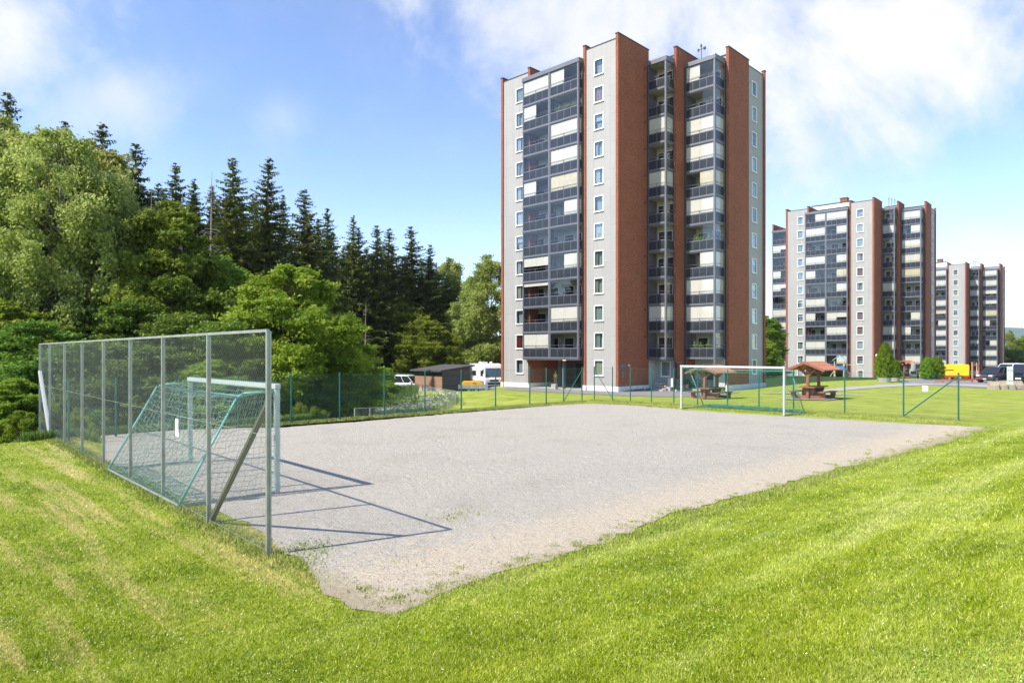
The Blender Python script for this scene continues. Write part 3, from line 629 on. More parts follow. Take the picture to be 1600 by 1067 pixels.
    for x0,x1,y0,y1 in [(-12.16,-4.3+.0,-.82,1.28),(-.02,2.24,4.96,6.64),(2.45,5.93,8.02,10.2)]:
        q=MB(); z=ZB+11*H+.003; q.add([(x0,y0,z),(x1,y0,z),(x1,y1,z),(x0,y1,z),(x0,y0,z+.42),(x1,y0,z+.42),(x1,y1,z+.62),(x0,y1,z+.62)],[(0,3,2,1),(4,5,6,7),(0,1,5,4),(1,2,6,5),(2,3,7,6),(3,0,4,7)])
        q.build('balcony_roof',M_frame,T)
    # soffits under the stacks
    q=MB().box(-12.1,-4.4,-.70,1.44,ZB-.12,ZB-.003).box(.02,2.16,5.08,6.6,ZB-.12,ZB-.003); part('soffit',q,M_frame)
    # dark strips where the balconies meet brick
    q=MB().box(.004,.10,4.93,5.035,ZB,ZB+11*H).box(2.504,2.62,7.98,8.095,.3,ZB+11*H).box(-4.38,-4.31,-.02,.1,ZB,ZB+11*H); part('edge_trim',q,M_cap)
    # --- passage under the first stack
    q=MB().box(-11.59,-4.31,5.1,5.18,0,3.04,0); part('passage_wall',q,mat('passage_shade_grey',(.13,.125,.12),.8,var=.3))  # back wall darkened, the shade of the recess is painted into its grey
    q=MB().box(-9.4,-6.9,5.02,5.09,0,2.6,0); dd=part('entrance_door',q,M_dark)
    MB().box(-9.5,-9.4,4.98,5.09,0,2.7).box(-6.9,-6.8,4.98,5.09,0,2.7).box(-9.4,-6.9,4.98,5.09,2.6,2.7).box(-8.2,-8.12,4.98,5.02,0,2.6).build('door_frame',M_frame,dd)
    q=MB().box(-7.15,-6.87,0,.28,.0,3.0); part('column',q,M_frame)
    q=MB().box(-6.2,-4.9,3.2,3.3,0,3.04); part('passage_wall',q,M_inn)
    q=MB().box(-11.6,-4.31,-.4,5.0,DZ,.06); part('passage_floor',q,M_conc)
    q=MB().box(-7.9,-7.3,-.9,-.5,0,.55); part('bollard_block',q,M_conc)
    q=MB().box(-11.595,-11.54,.0,4.5,.06,.5); part('plinth',q,M_plinth)
    if detail:
        l=MB().cyl((-8.2,1.6,3.0),(-8.2,1.6,2.86),.16,.2,12); part('ceiling_lamp',l,mat('lamp_glow',(1,.62,.18),.4,emit=6))
    # --- ground wall under stack two with window and steps
    q=MB().box(.0,.6,6.6,6.68,.5,ZB-.002).box(1.75,2.2,6.6,6.68,.5,ZB-.002).box(.6,1.75,6.6,6.68,.5,1.35).box(.6,1.75,6.6,6.68,2.93,ZB-.002); o=part('clad_wall',q,M_panel)
    MB().box(0,2.2,6.56,6.7,DZ,.498).build('plinth',M_plinth,o)
    add_window(T,1.175,6.6,1.35,1.16,1.58,0,3,0)
    q=MB().box(.3,2.3,5.6,6.5,DZ,.34).box(.6,2.0,5.2,5.598,DZ,.2).box(.7,1.9,4.85,5.198,DZ,.09); part('entrance_steps',q,M_conc)
    q=MB().box(1.55,2.15,6.35,6.55,.34,1.2); part('step_cheek',q,M_plinth)
    # --- ground terrace under stack three
    q=MB().box(5.70,5.87,8.08,8.25,.1,ZB-.002).box(2.52,2.64,8.12,8.24,.1,ZB-.002); part('column',q,M_frame)
    q=MB().box(2.52,5.9,10.12,10.2,.2,ZB-.002); part('clad_wall',q,M_inn)
    q=MB().box(3.5,5.2,10.0,10.11,.9,2.7,0).box(3.6,5.1,9.98,9.999,1.0,2.6,1); part('terrace_window',q,[M_white,M_dark])
    q=MB().box(2.55,5.85,8.12,8.18,.12,1.1); part('terrace_railing',q,M_rail)
    q=MB().box(2.60,5.75,8.1,10.1,DZ,.12); part('terrace_floor',q,M_conc)
    q=MB().box(2.5,2.62,5.9,6.44,.1,2.9).box(2.62,3.35,6.0,6.06,2.78,2.9).box(3.35,3.45,5.96,6.06,.1,2.9).box(2.64,3.33,6.01,6.05,.1,1.2); part('gate_screen',q,M_rail)
    # --- roof bits
    if detail:
        q=MB().box(2.6,3.2,13.2,13.8,TOP-1.2,TOP+1.3); part('roof_vent',q,mat('vent_pale',(.50,.56,.48),.6))
        a=MB().cyl((3.4,9.9,TOP-1.2),(3.4,9.9,TOP+.95),.035).bar((3.0,9.9,TOP+.55),(3.8,9.9,TOP+.6),.05).box(2.98,3.12,9.83,9.97,TOP+.42,TOP+.66).box(3.66,3.86,9.8,10.0,TOP+.45,TOP+.68).box(3.28,3.42,9.85,9.99,TOP+.8,TOP+1.05)
        part('antenna',a,M_cap)
        lp=MB().cyl((.02,1.55,2.55),(.16,1.55,2.55),.11,.11,12); part('wall_lamp',lp,mat('lamp_cream',(.75,.66,.45),.4))
        sg=MB().box(.004,.03,.25,1.05,2.38,2.68).box(.004,.03,.65,.85,2.1,2.26).box(.004,.03,.5,.85,1.7,1.98).box(.004,.03,.5,.85,1.38,1.62).box(.005,.02,1.7,4.2,2.55,2.58); part('house_number_sign',sg,mat('sign_slate',(.12,.15,.18),.5))
        for yv in (4.6,):
            q=MB()
            for r in range(11): q.box(.004,.09,4.45,4.55,ZB+H*r+2.2,ZB+H*r+2.36)
            part('wall_brackets',q,M_cap)
        dp=MB().cyl((-12.3,-.02,3.2),(-11.75,-.12,2.5),.04).cyl((-11.75,-.14,2.5),(-11.75,-.14,.3),.04); part('downpipe',dp,M_cap)
    else:
        hs_=MB().box(-13,-5.5,6,12,TOP-1.2,TOP+1.1,0).box(-13.1,-5.4,5.9,12.1,TOP+1.1,TOP+1.25,1); part('roof_house',hs_,[M_white,M_cap])
        q=MB().box(-8.0,-6.7,7,8.2,TOP+1.25,TOP+2.15).box(-8.08,-6.62,6.92,8.28,TOP+2.15,TOP+2.28,1); part('chimney',q,[M_brick,M_cap])
        a=MB()
        for k in range(3): a.cyl((.5+.5*k,8,TOP-1.2),(.5+.5*k,8,TOP+1.3-.2*k),.04).bar((.3+.5*k,8,TOP+1-.2*k),(.7+.5*k,8,TOP+1.0-.2*k),.04)
        part('antenna',a,M_cap)
    return T
C1=('FLNNLNNSTNF','LNFFFRNRNFN','NNFNFNNNNFN','LNFFRFNRFFN')
C2=('RFNFLNFLNFF','FRNRRRNMFNR','NFNNNFNNFFN','FRFFFNNRLNF')
C3=('FLFNSFFNFNF','FFNFSRFFNFN','NFFNFFNSFNF','FFSSFLNRFFL')
T1=tower((10.36,66.2,-1.05),R(-44.1),'nearest and tallest-looking brick and grey tower with dark glazed balconies behind the pitch',C1,1,left_wing=True)
T2=tower((66.4,125.1,-3.6),R(-42.3),'middle brick and grey tower behind the picnic shelters, right of the nearest tower',C2,2,detail=False)
T3=tower((121.5,182.6,-7.85),R(-42.3),'farthest brick and grey tower at the right, behind the yellow van',C3,3,detail=False)
# ================================================================ FENCES & GOALS
M_galv=mat('galvanised',(.40,.42,.38),.45,.55,var=.25,vscale=4); M_wire=mat('wire_galv',(.42,.44,.42),.5,.3); M_gpost=mat('green_post',(.015,.13,.10),.45,var=.2,vscale=3); M_gwire=mat('green_wire',(.03,.16,.12),.5)
M_gold=mat('brace_olive',(.12,.125,.095),.5,.3)
def link_mesh(P,Q,zb,zt,pitch,r,seg=1.0,sagtop=0):
    P=np.array(P,float); Q=np.array(Q,float); Lh=np.hypot(*(Q-P)); Hh=zt-zb; segs=[]
    for sgn in (1,-1):
        for c in np.arange(-Hh if sgn>0 else 0,Lh+(0 if sgn>0 else Hh),pitch):
            # t = c + sgn*(z)   z in 0..H
            z0,z1=0,Hh
            if sgn>0: z0=max(z0,-c); z1=min(z1,Lh-c)
            else: z0=max(z0,c-Lh); z1=min(z1,c)
            if z1-z0<.01: continue
            k=max(1,int(math.ceil((z1-z0)/seg))); zz=np.linspace(z0,z1,k+1)
            for a,b in zip(zz[:-1],zz[1:]): segs.append(((c+sgn*a,a),(c+sgn*b,b)))
    s=np.array(segs); t=s[:,:,0]/Lh; out=np.zeros((len(s),2,3)); out[:,:,0]=P[0]+(Q[0]-P[0])*t; out[:,:,1]=P[1]+(Q[1]-P[1])*t; out[:,:,2]=zb+s[:,:,1]
    return out
# tall backstop fence
A=np.array([-3.31,9.26]); Bv=np.array([-16.6,24.0])-A
FT=empty('backstop_fence',(-9.9,16.6,0),0,'tall galvanised chain link backstop fence behind the nearer goal','fence')
def fchild(name,mb,m,T): 
    o=mb.build(name,m,T); o.matrix_parent_inverse=Matrix.Translation(-Vector(T.location)); return o
tt=[0,.1203,.248,.3705,.50,.630,.762,.895,1.0]; fd=Vector((Bv[0],Bv[1],0)).normalized()
pp=[A+Bv*t for t in tt]
for i,p_ in enumerate(pp):
    q=MB(); q.bar((p_[0],p_[1],-.3),(p_[0],p_[1],3.05),.05,.045,up=fd); q.bar((p_[0]+.02,p_[1]+.015,-.3),(p_[0]+.02,p_[1]+.015,3.04),.015,.075,up=fd); fchild('post',q,M_galv,FT)
q=MB().bar((*pp[0],3.05),(*pp[-1],3.05),.04,.04); fchild('top_rail',q,M_galv,FT)
q=MB().bar((pp[0][0]+.03,pp[0][1]+.03,2.14),(pp[1][0]+.03,pp[1][1]+.03,.02),.075,.05); fchild('brace',q,M_gold,FT)
q=MB().bar((*pp[-1],2.1),(*(A+Bv*.89),.02),.10,.08); fchild('brace',q,mat('brace_pale',(.55,.55,.53),.5,.2),FT)
for z in (.06,1.62): 
    V,Qd=wires([[(*(pp[i]),z),(*(pp[i+1]),z)] for i in range(8)],.003); o=link('tension_wire',npmesh('tension_wire',V,Qd,[M_wire]),FT); o.matrix_parent_inverse=Matrix.Translation(-Vector(FT.location))
V,Qd=wires(link_mesh(pp[0],pp[-1],.03,3.02,.079,.0017),.0011); o=link('chain_link_mesh',npmesh('chain_link',V,Qd,[M_wire]),FT); o.matrix_parent_inverse=Matrix.Translation(-Vector(FT.location))
def paper(name,px,py,Y,w,h,lab):
    x=PX(px,Y); z=CZ-(py-HY)*Y/F; T=Vector((Bv[0],Bv[1],0)).normalized() if px<500 else Vector((.70,-.71,0))
    n=Vector((-T.y,T.x,0)); 
    if n.y>0: n=-n
    q=MB(); c=Vector((x,Y,z))+n*.02; vs=[]
    for i in range(5):
        for s_ in (-1,1):
            vs.append(c+T*(s_*w/2)+Vector((0,0,h*(.5-i/4)))+n*(.004*math.sin(i*1.3)))
    q.add(vs,[(2*i,2*i+1,2*i+3,2*i+2) for i in range(4)]); o=q.build(name,mat('paper',(.82,.82,.80),.8),fixn=False); tag(o,lab,'paper sheet'); s=o.modifiers.new('s','SOLIDIFY'); s.thickness=.002; return o
# distance on the fence line at px 278: solve
def on_line(px,A_,B_):
    r=(px-800)/F; dx,dy=B_[0]-A_[0],B_[1]-A_[1]; t=(r*A_[1]-A_[0])/(dx-r*dy); return (A_[0]+dx*t,A_[1]+dy*t)
pa=on_line(278,pp[0],pp[-1]); paper('paper_sheet',278,668,pa[1],.165,.32,'blank white sheet tied to the tall backstop fence')
# green pitch fence (three runs meeting at a gap in the far corner)
l0,l1=(-8.58,26.55),(4.05,38.85); r0,r1=(4.9,40.6),(18.15,27.75)
l1=(4.0,39.0)
GF=empty('pitch_fence',(-2,32,0),0,'low green chain link fence along the far left side of the gravel pitch','fence')
GR=empty('pitch_fence',(11,34,0),0,'low green chain link fence behind the farther goal, ending at a braced post','fence')
def gpost(T,x,y,h=1.92):
    fchild('post',MB().cyl((x,y,-.3),(x,y,h),.032,None,8).cyl((x,y,h),(x,y,h+.02),.036,.01,8),M_gpost,T)
def gwire(T,P,Q_,h=1.85):
    V,Qd=wires(link_mesh(P,Q_,.04,h,.11,.0016),.0010); o=link('chain_link_mesh',npmesh('chain_link_green',V,Qd,[M_gwire]),T); o.matrix_parent_inverse=Matrix.Translation(-Vector(T.location))
    n=int(np.hypot(Q_[0]-P[0],Q_[1]-P[1])/.7)
    for z in (h,h*.5):
        sg=[]
        for i in range(n):
            a,b=i/n,(i+1)/n; f=lambda t:.02*math.sin(t*n*1.9); sg.append([(P[0]+(Q_[0]-P[0])*a,P[1]+(Q_[1]-P[1])*a,z+f(a)),(P[0]+(Q_[0]-P[0])*b,P[1]+(Q_[1]-P[1])*b,z+f(b))])
        V,Qd=wires(sg,.004); o=link('tension_wire',npmesh('tension_green',V,Qd,[M_gwire]),T); o.matrix_parent_inverse=Matrix.Translation(-Vector(T.location))
le=(-14.3,21.2)
lp=[on_line(x,l0,l1) for x in (107,181,280,372,455,530.7,600.4,664,720.7,774.3,827.8,853.5,880.7)]+[l1]
for x,y in lp: gpost(GF,x,y)
gwire(GF,lp[0],l1)
for a,b in ((lp[0],lp[1]),): fchild('brace',MB().cyl((*a,1.7),(*b,.05),.022,None,6),M_gpost,GF)
fchild('brace',MB().cyl((*l1,1.75),(*lp[-2],.05),.022,None,6),M_gpost,GF)
rp_=[r0]+[on_line(x,r0,r1) for x in (957,985,1018,1053,1090,1137,1186,1240,1320,1412)]+[r1]
for x,y in rp_: gpost(GR,x,y)
gwire(GR,rp_[0],r1)
fchild('brace',MB().cyl((*rp_[0],1.75),(*rp_[1],.05),.022,None,6),M_gpost,GR)
fchild('brace',MB().cyl((*r1,1.8),(*rp_[-2],.05),.028,None,6),M_gpost,GR)
pc=on_line(1446,r0,r1); paper('paper_sheet',1446,607,pc[1],.21,.23,'small white sheet tied to the green fence near its braced end post')
# ---- goals (local: x along the goal line, +y backwards)
M_alu=mat('goal_white',(.52,.55,.52),.4,.1,var=.12,vscale=5); M_net=mat('net_green',(.04,.30,.20),.7); M_netn=mat('net_sea_green',(.22,.36,.29),.7); M_net2=mat('net_pale',(.22,.42,.33),.7); M_gframe=mat('goal_stay',(.16,.42,.36),.5)
def net_patch(c00,c10,c11,c01,nu,nv,sag=0,wob=.02,seed=0):
    rg=np.random.default_rng(seed); c=[np.array(k,float) for k in (c00,c10,c11,c01)]
    u=np.linspace(0,1,nu+1); v=np.linspace(0,1,nv+1); U_,V_=np.meshgrid(u,v,indexing='ij')
    P=(c[0]*((1-U_)*(1-V_))[...,None]+c[1]*(U_*(1-V_))[...,None]+c[2]*(U_*V_)[...,None]+c[3]*((1-U_)*V_)[...,None])
    bump=(4*U_*(1-U_))*(4*V_*(1-V_)); P[...,2]-=sag*bump; inn=(bump>0)[...,None]; P=P+rg.normal(0,wob,P.shape)*inn*.5
    P[...,2]=np.maximum(P[...,2],.02)
    s=[np.stack([P[:-1].reshape(-1,3),P[1:].reshape(-1,3)],1),np.stack([P[:,:-1].reshape(-1,3),P[:,1:].reshape(-1,3)],1)]
    return np.concatenate(s)
def make_goal(loc,rz,label,r_net,pitch,netm,depth=1.8,top=.75,sag=.15,posts=None):
    T=empty('football_goal',loc,rz,label,'football goal','small football goals on the pitch'); w=2.55; h=2.03; fr=M_alu
    for s in (-1,1):
        MB().box(s*w-.04,s*w+.04,-.05,.05,0,h).build('post',fr,T,bevel=.015)
        q=MB().tube([(s*w,0.06,h-.05),(s*w,top-.1,h-.06),(s*w,top+.03,h-.14),(s*w,top+.18,h-.42),(s*w,depth,.03)],.022,n=8); q.build('net_stay',M_gframe,T,True)
        MB().box(s*w-.03,s*w+.03,.06,depth,0,.05).build('ground_bar',M_galv,T)
    MB().box(-w-.05,w+.05,-.06,.06,h+.001,h+.10).build('crossbar',fr,T,bevel=.015)
    MB().cyl((-w,depth,.03),(w,depth,.03),.025).build('ground_bar',M_galv,T)
    MB().cyl((-w,top,h-.10),(w,top,h-.10),.010,None,6).build('net_cord',M_gframe,T)
    n=int(5.1/pitch); m=lambda l:max(1,int(l/pitch))
    s=[net_patch((-w,.05,h),(w,.05,h),(w,top,h-.1),(-w,top,h-.1),n,m(top),.18,.03,1),
       net_patch((-w,top,h-.1),(w,top,h-.1),(w,depth,.03),(-w,depth,.03),n,m(2.15),sag,.03,2)]
    for sx in (-1,1):
        s.append(net_patch((sx*w,.05,h),(sx*w,top,h-.1),(sx*w,depth,.03),(sx*w,.05,.03),m(1.3),m(2),0,.03,3))
    s=np.concatenate(s); V,Qd=wires(s,r_net)
    V[:,2]=np.maximum(V[:,2],.012); k=net_patch((-w,depth-.7,.05),(w,depth-.7,.05),(w,depth+.03,.08),(-w,depth+.03,.08),n,6,-.06,.09,5); V2,Q2=wires(k,r_net)
    link('net',npmesh('net',np.concatenate([V,V2]),np.concatenate([Qd,Q2+len(V)]),[netm]),T); return T
GN=make_goal((-6.32,15.2,.01),R(132.7),'nearer football goal with green and white net against the tall backstop fence',.0038,.10,M_netn,1.8,.75,.32)
# pale wrapping of the near goal: net laced round the posts and crossbar
for (a,b) in (((-2.55,0,.05),(-2.55,0,2.0)),((2.55,0,.05),(2.55,0,2.0)),((-2.55,0,2.08),(2.55,0,2.08))):
    a=np.array(a);b=np.array(b); n=int(np.linalg.norm(b-a)/.06); sg=[]
    d=(b-a)/n; e1=np.array([1,0,0]) if abs(d[2])>0 and abs(d[0])<1e-6 else np.array([0,0,1.]); e2=np.array([0,1.,0])
    rr=.06
    for i in range(n):
        P=[a+d*(i+j/4)+rr*(e1*(1 if j in(0,1,4) else -1)+e2*(1 if j in (1,2) else -1)) for j in range(5)]
        for j in range(4): sg.append([P[j],P[j+1]])
    V,Qd=wires(sg,.0035); link('net_lacing',npmesh('lacing',V,Qd,[M_net2]),GN)
GFAR=make_goal((10.05,31.5,.01),R(-45.8),'farther football goal with dark green net in front of the picnic shelter',.0026,.11,M_net,2.1,.75,.25)
V,Qd=wires(net_patch((-2.55,1.75,.04),(2.55,1.75,.04),(2.55,2.15,.10),(-2.55,2.15,.10),60,8,-.07,.08,8),.006); link('net_hem',npmesh('net_hem',V,Qd,[M_net]),GFAR)
# far goal posts are painted white at their lower halves too (kept plain)
# ---- low grey mesh fence round the flower meadow
LF=empty('meadow_fence',(-6,38,-1),0,'low grey wire mesh fence round the flowering meadow behind the pitch','fence')
lfp=[]
for px_,ty_,Yy in [(554,638,33.0),(578,637,33.8),(603,636,34.5),(616,634,35.2),(634,632,36.4),(652.5,629.6,37.6),(670,626,38.8),(686,622,40.2),(700,617,41.8),(712,611,44)]:
    lfp.append((PX(px_,Yy),Yy,CZ-(ty_-HY)*Yy/F))
for px_,ty_,Yy in [(699,609,50),(688,607.5,56),(673,605,61),(660,602,66)]: lfp.append((PX(px_,Yy),Yy,CZ-(ty_-HY)*Yy/F))
for x,y,z in lfp: fchild('post',MB().cyl((x,y,z-1.15),(x,y,z),.035,None,8),mat('grey_post',(.36,.38,.37),.5,.4),LF)
sg=[]; rails=MB()
for a,b in zip(lfp[:-1],lfp[1:]):
    a=Vector(a);b=Vector(b); rails.cyl(a,b,.02,None,6); n=max(2,int((b-a).length/.09))
    for i in range(n):
        p_=a.lerp(b,i/n); sg.append([tuple(p_),(p_.x,p_.y,p_.z-1.0)])
    for j in range(1,11): sg.append([(a.x,a.y,a.z-.1*j),(b.x,b.y,b.z-.1*j)])
fchild('top_rail',rails,mat('grey_post',(.36,.38,.37),.5,.4),LF)
V,Qd=wires(sg,.0025); o=link('wire_mesh',npmesh('wire_mesh',V,Qd,[M_wire]),LF); o.matrix_parent_inverse=Matrix.Translation(-Vector(LF.location))
# ================================================================ TREES
def quads(C,T,Nn,l,w):
    """leaf diamonds: centre C, long axis T, side axis from Nn"""
    B=np.cross(T,Nn); B/=np.linalg.norm(B,axis=1,keepdims=True)+1e-9; l=l[:,None]; w=w[:,None]
    V=np.stack([C-T*l/2,C+B*w/2-T*l*.05,C+T*l/2,C-B*w/2-T*l*.05],1)
    return V.reshape(-1,3)
def unit(a): return a/(np.linalg.norm(a,axis=-1,keepdims=True)+1e-9)
M_bark=mat('bark_brown',(.17,.115,.08),.95,var=.45,vscale=5,bump=.5,bscale=14); M_birch=mat('bark_birch',(.62,.60,.55),.8,col2=(.12,.11,.10),vscale=3.5,bump=.3,bscale=8); M_sprb=mat('bark_spruce',(.30,.20,.14),.95,var=.4,vscale=5)
M_dead=mat('dead_wood',(.36,.29,.23),.95,var=.3,vscale=4)
L_birch=leaf_mat('leaf_birch',(.19,.245,.05),(.34,.39,.085),(.55,.57,.20),.5,.45)
L_light=leaf_mat('leaf_light',(.105,.165,.012),(.23,.32,.024),(.43,.49,.065),.48,.5)
L_mid=leaf_mat('leaf_mid',(.09,.155,.015),(.195,.28,.028),(.37,.44,.065),.46,.5)
L_dark=leaf_mat('leaf_dark',(.06,.115,.012),(.14,.22,.024),(.28,.37,.05),.35,.5)
L_spr=leaf_mat('needle_dark',(.045,.08,.016),(.105,.145,.025),(.24,.26,.05),.15,.6)
L_spr2=leaf_mat('needle_olive',(.065,.095,.014),(.14,.175,.025),(.29,.30,.05),.18,.6)
L_thu=leaf_mat('thuja_green',(.07,.14,.008),(.16,.27,.014),(.34,.46,.035),.35,2.5)
def decid(name,H,rad,leafm,barkm,nleaf,leaf,seed,low=.18,top_pow=.8,droop=0,nblob=46,trunk_r=None,fill=.55,rb=(.20,.42)):
    rg=np.random.default_rng(seed); trunk_r=trunk_r or H*.013
    # blobs inside an egg-shaped envelope
    P=[];Rb=[]
    while len(P)<nblob:
        z=rg.uniform(low,1); prof=math.sin(math.pi*min(1,max(0,((z-low)/(1-low)*.86+.14))**top_pow))**.62
        a=rg.uniform(0,6.283); rr=prof*rad*math.sqrt(rg.uniform(.12,1)); 
        p=np.array([math.cos(a)*rr,math.sin(a)*rr,z*H]); r=rad*rg.uniform(*rb)*(.55+.6*prof)
        if p[2]+r>H: p[2]=H-r*.9
        if len(P) and min(np.linalg.norm(p-q) for q in P)<rad*.10: continue
        P.append(p);Rb.append(r)
    P=np.array(P);Rb=np.array(Rb)
    tr=MB(); zt=H*.82; pts=[(0,0,-.4)]; cx=cy=0
    for k in range(1,9):
        cx+=rg.normal(0,H*.006); cy+=rg.normal(0,H*.006); pts.append((cx,cy,zt*k/8))
    rs=[trunk_r*(1.15-1.0*k/8.3) for k in range(9)]; tr.tube(pts,rs,9)
    for p,r in zip(P,Rb):
        z0=max(H*.12,min(zt*.97,p[2]-np.hypot(p[0],p[1])*.75-.2)); k=z0/zt*8; i=min(7,int(k)); a=Vector(pts[i]).lerp(Vector(pts[i+1]),k-i); b=Vector(p)
        m1=a.lerp(b,.5)+Vector((rg.normal(0,.12),rg.normal(0,.12),rg.uniform(-.1,.25)))
        rr=max(.012,trunk_r*.42*(1-z0/H)); tr.tube([a,m1,b],[rr,rr*.6,rr*.2],5)
    # leaves
    wgt=Rb**2; wgt/=wgt.sum(); bi=rg.choice(nblob,nleaf,p=wgt)
    # sub clumps give light and dark masses
    d=unit(rg.normal(size=(nleaf,3))); d[:,2]=np.where(rg.random(nleaf)<.7,np.abs(d[:,2]),d[:,2]); rad_=Rb[bi]*(fill+(1.05-fill)*rg.random(nleaf)**.6)
    sub=.75+.30*np.sin(d[:,0]*7+bi*1.3)*np.sin(d[:,1]*6+bi)*1+.22*np.sin(d[:,2]*8+bi*2.1)
    C=P[bi]+d*(rad_*sub)[:,None]*np.array([1.12,1.12,.8]); 
    T=unit(rg.normal(size=(nleaf,3))+np.array([0,0,-.35-droop])); 
    if droop:
        C[:,2]-=rg.random(nleaf)**2*droop*1.6*(rad_/Rb[bi]); q=.12; C[:,0]=C[:,0]*1.0+rg.normal(0,.03,nleaf)
    C=C[C[:,2]>.1]; n=len(C); T=T[:n]
    Nn=unit(rg.normal(size=(n,3))*.8+d[:n]*.5+np.array([0,0,.9])); l=leaf*(.6+.8*rg.random(n)); V=quads(C,T,Nn,l,l*.62)
    return tr.mesh(name+'_trunk',[barkm]),npmesh(name+'_crown',V,np.arange(len(V)).reshape(-1,4),[leafm]),H
def spruce(name,H,rad,leafm,seed,bare=.14,dens=1.0,ragged=.25):
    rg=np.random.default_rng(seed); tr=MB(); tr.tube([(0,0,-.5),(0,0,H*.35),(.05,0,H*.7),(0,0,H*.985)],[H*.012,H*.009,H*.005,.01],8)
    Cs=[];Ts=[];Ns=[];ls=[];ws=[]
    z=H*bare
    while z<H*.985:
        f=(H-z)/(H*(1-bare)); Lr=rad*(f**.86)*(.85+.3*rg.random())+.09
        nb=int(6+5*f*dens); a0=rg.random()*6.28
        sx=1+.22*math.sin(z*1.3+seed); 
        for k in range(nb):
            if rg.random()<.10: continue
            a=a0+6.283*k/nb+rg.normal(0,.16); L_=Lr*rg.uniform(1-ragged*1.6,1+ragged*.55)
            if rg.random()<.10: L_*=.5
            dirv=np.array([math.cos(a),math.sin(a),0]); el=.30-.85*f+rg.normal(0,.1)  # upturned at top, drooping low
            n=max(4,int(L_/.115*dens)); t=(np.arange(n)+.6)/n
            bz=el*L_*t*.55+.28*L_*t**3*.5; Cn=np.array([0,0,z+rg.normal(0,H*.006)])+dirv*(L_*t)[:,None]; Cn[:,2]+=bz
            p1=Vector((0,0,z)); p2=Vector(Cn[-1]); mid=Vector(Cn[n//2]); 
            if rg.random()<.4: tr.tube([p1,mid,p2],[.028,.016,.006],3)
            side=np.array([-math.sin(a),math.cos(a),0])
            for s_ in (-1,0,1,2):
                m=n; C=Cn+rg.normal(0,.035,(m,3)); 
                if s_==2: T=np.array([0,0,-1.])+dirv*.25+side*rg.normal(0,.25,(m,1)); l=(.14+.40*f**.5)*(.6+.7*rg.random(m))*(1.1-.4*t); C[:,2]-=l*.35
                else: T=dirv*.7+side*(s_*.95)+np.array([0,0,-.22]); T=T+rg.normal(0,.14,(m,3)); l=(.20+.46*f)*(.6+.7*rg.random(m))*(1.12-.6*t); C=C+unit(T)*(l*.4)[:,None]
                Cs.append(C);Ts.append(unit(T+np.zeros((m,3)))); Ns.append(unit(rg.normal(0,.45,(m,3))+np.array([0,0,1.]))); ls.append(l); ws.append(l*.30+.035)
        z+=H*.0155*(.75+.5*rg.random())
    C=np.concatenate(Cs);T=np.concatenate(Ts);Nn=np.concatenate(Ns); 
    vert=np.abs((T*Nn).sum(1))>.8; Nn[vert]=unit(rg.normal(size=(vert.sum(),3)))
    V=quads(C,T,Nn,np.concatenate(ls),np.concatenate(ws))
    return tr.mesh(name+'_trunk',[M_sprb]),npmesh(name+'_crown',V,np.arange(len(V)).reshape(-1,4),[leafm]),H
def thuja(name,H,rad,seed,n=9000):
    rg=np.random.default_rng(seed); t=rg.random(n)**.9; z=H*(.05+.93*t); pr=(1-((t-.25)/.78)**2).clip(0,1)**.55*np.where(t<.25,.75+t,1); a=rg.random(n)*6.283
    lob=1+.13*np.sin(a*5+z*3)+.10*np.sin(a*9-z*5+1)+.10*np.sin(a*3+z*9)
    r=rad*pr*lob*(.72+.3*rg.random(n)); C=np.stack([np.cos(a)*r,np.sin(a)*r,z],1); T=unit(np.stack([np.cos(a)*.35,np.sin(a)*.35,np.ones(n)],1)+rg.normal(0,.25,(n,3))); Nn=unit(np.stack([np.cos(a),np.sin(a),.2*np.ones(n)],1)+rg.normal(0,.45,(n,3)))
    l=.24*(.5+1.0*rg.random(n)**2); V=quads(C,T,Nn,l,l*.42)
    return MB().tube([(0,0,-.2),(0,0,H*.8)],[.08,.02],6).mesh(name+'_trunk',[M_bark]),npmesh(name+'_crown',V,np.arange(len(V)).reshape(-1,4),[L_thu]),H
PR={}
PR['birchL']=decid('birch_wide',15,4.3,L_birch,M_birch,95000,.17,11,low=.26,droop=.55,nblob=170,trunk_r=.14,fill=.25,rb=(.10,.25))
PR['birchT']=decid('birch_tall',14,2.5,L_birch,M_birch,60000,.16,12,low=.18,droop=.9,nblob=100,trunk_r=.12,fill=.25,rb=(.14,.32))
PR['round']=decid('broadleaf_round',8,3.5,L_light,M_bark,125000,.155,13,low=.08,nblob=110,fill=.4,rb=(.13,.29))
PR['oval']=decid('broadleaf_oval',10,2.8,L_mid,M_bark,95000,.15,14,low=.10,nblob=95,fill=.35,rb=(.14,.32))
PR['under']=decid('broadleaf_dark',7,2.9,L_dark,M_bark,70000,.16,15,low=.04,nblob=44,fill=.5)
PR['bush']=decid('bush',2.4,1.5,L_light,M_bark,15000,.13,16,low=.03,nblob=26,trunk_r=.03,fill=.4)
PR['spr1']=spruce('spruce_a',20,4.2,L_spr,21,.12,1.15,.3); PR['spr2']=spruce('spruce_b',20,3.9,L_spr2,22,.10,1.1,.36); PR['spr3']=spruce('spruce_c',20,2.9,L_spr,23,.34,.85,.45)
PR['thuja']=thuja('thuja_narrow',4,1.0,31); PR['thujaw']=thuja('thuja_wide',4,1.75,32,14000)
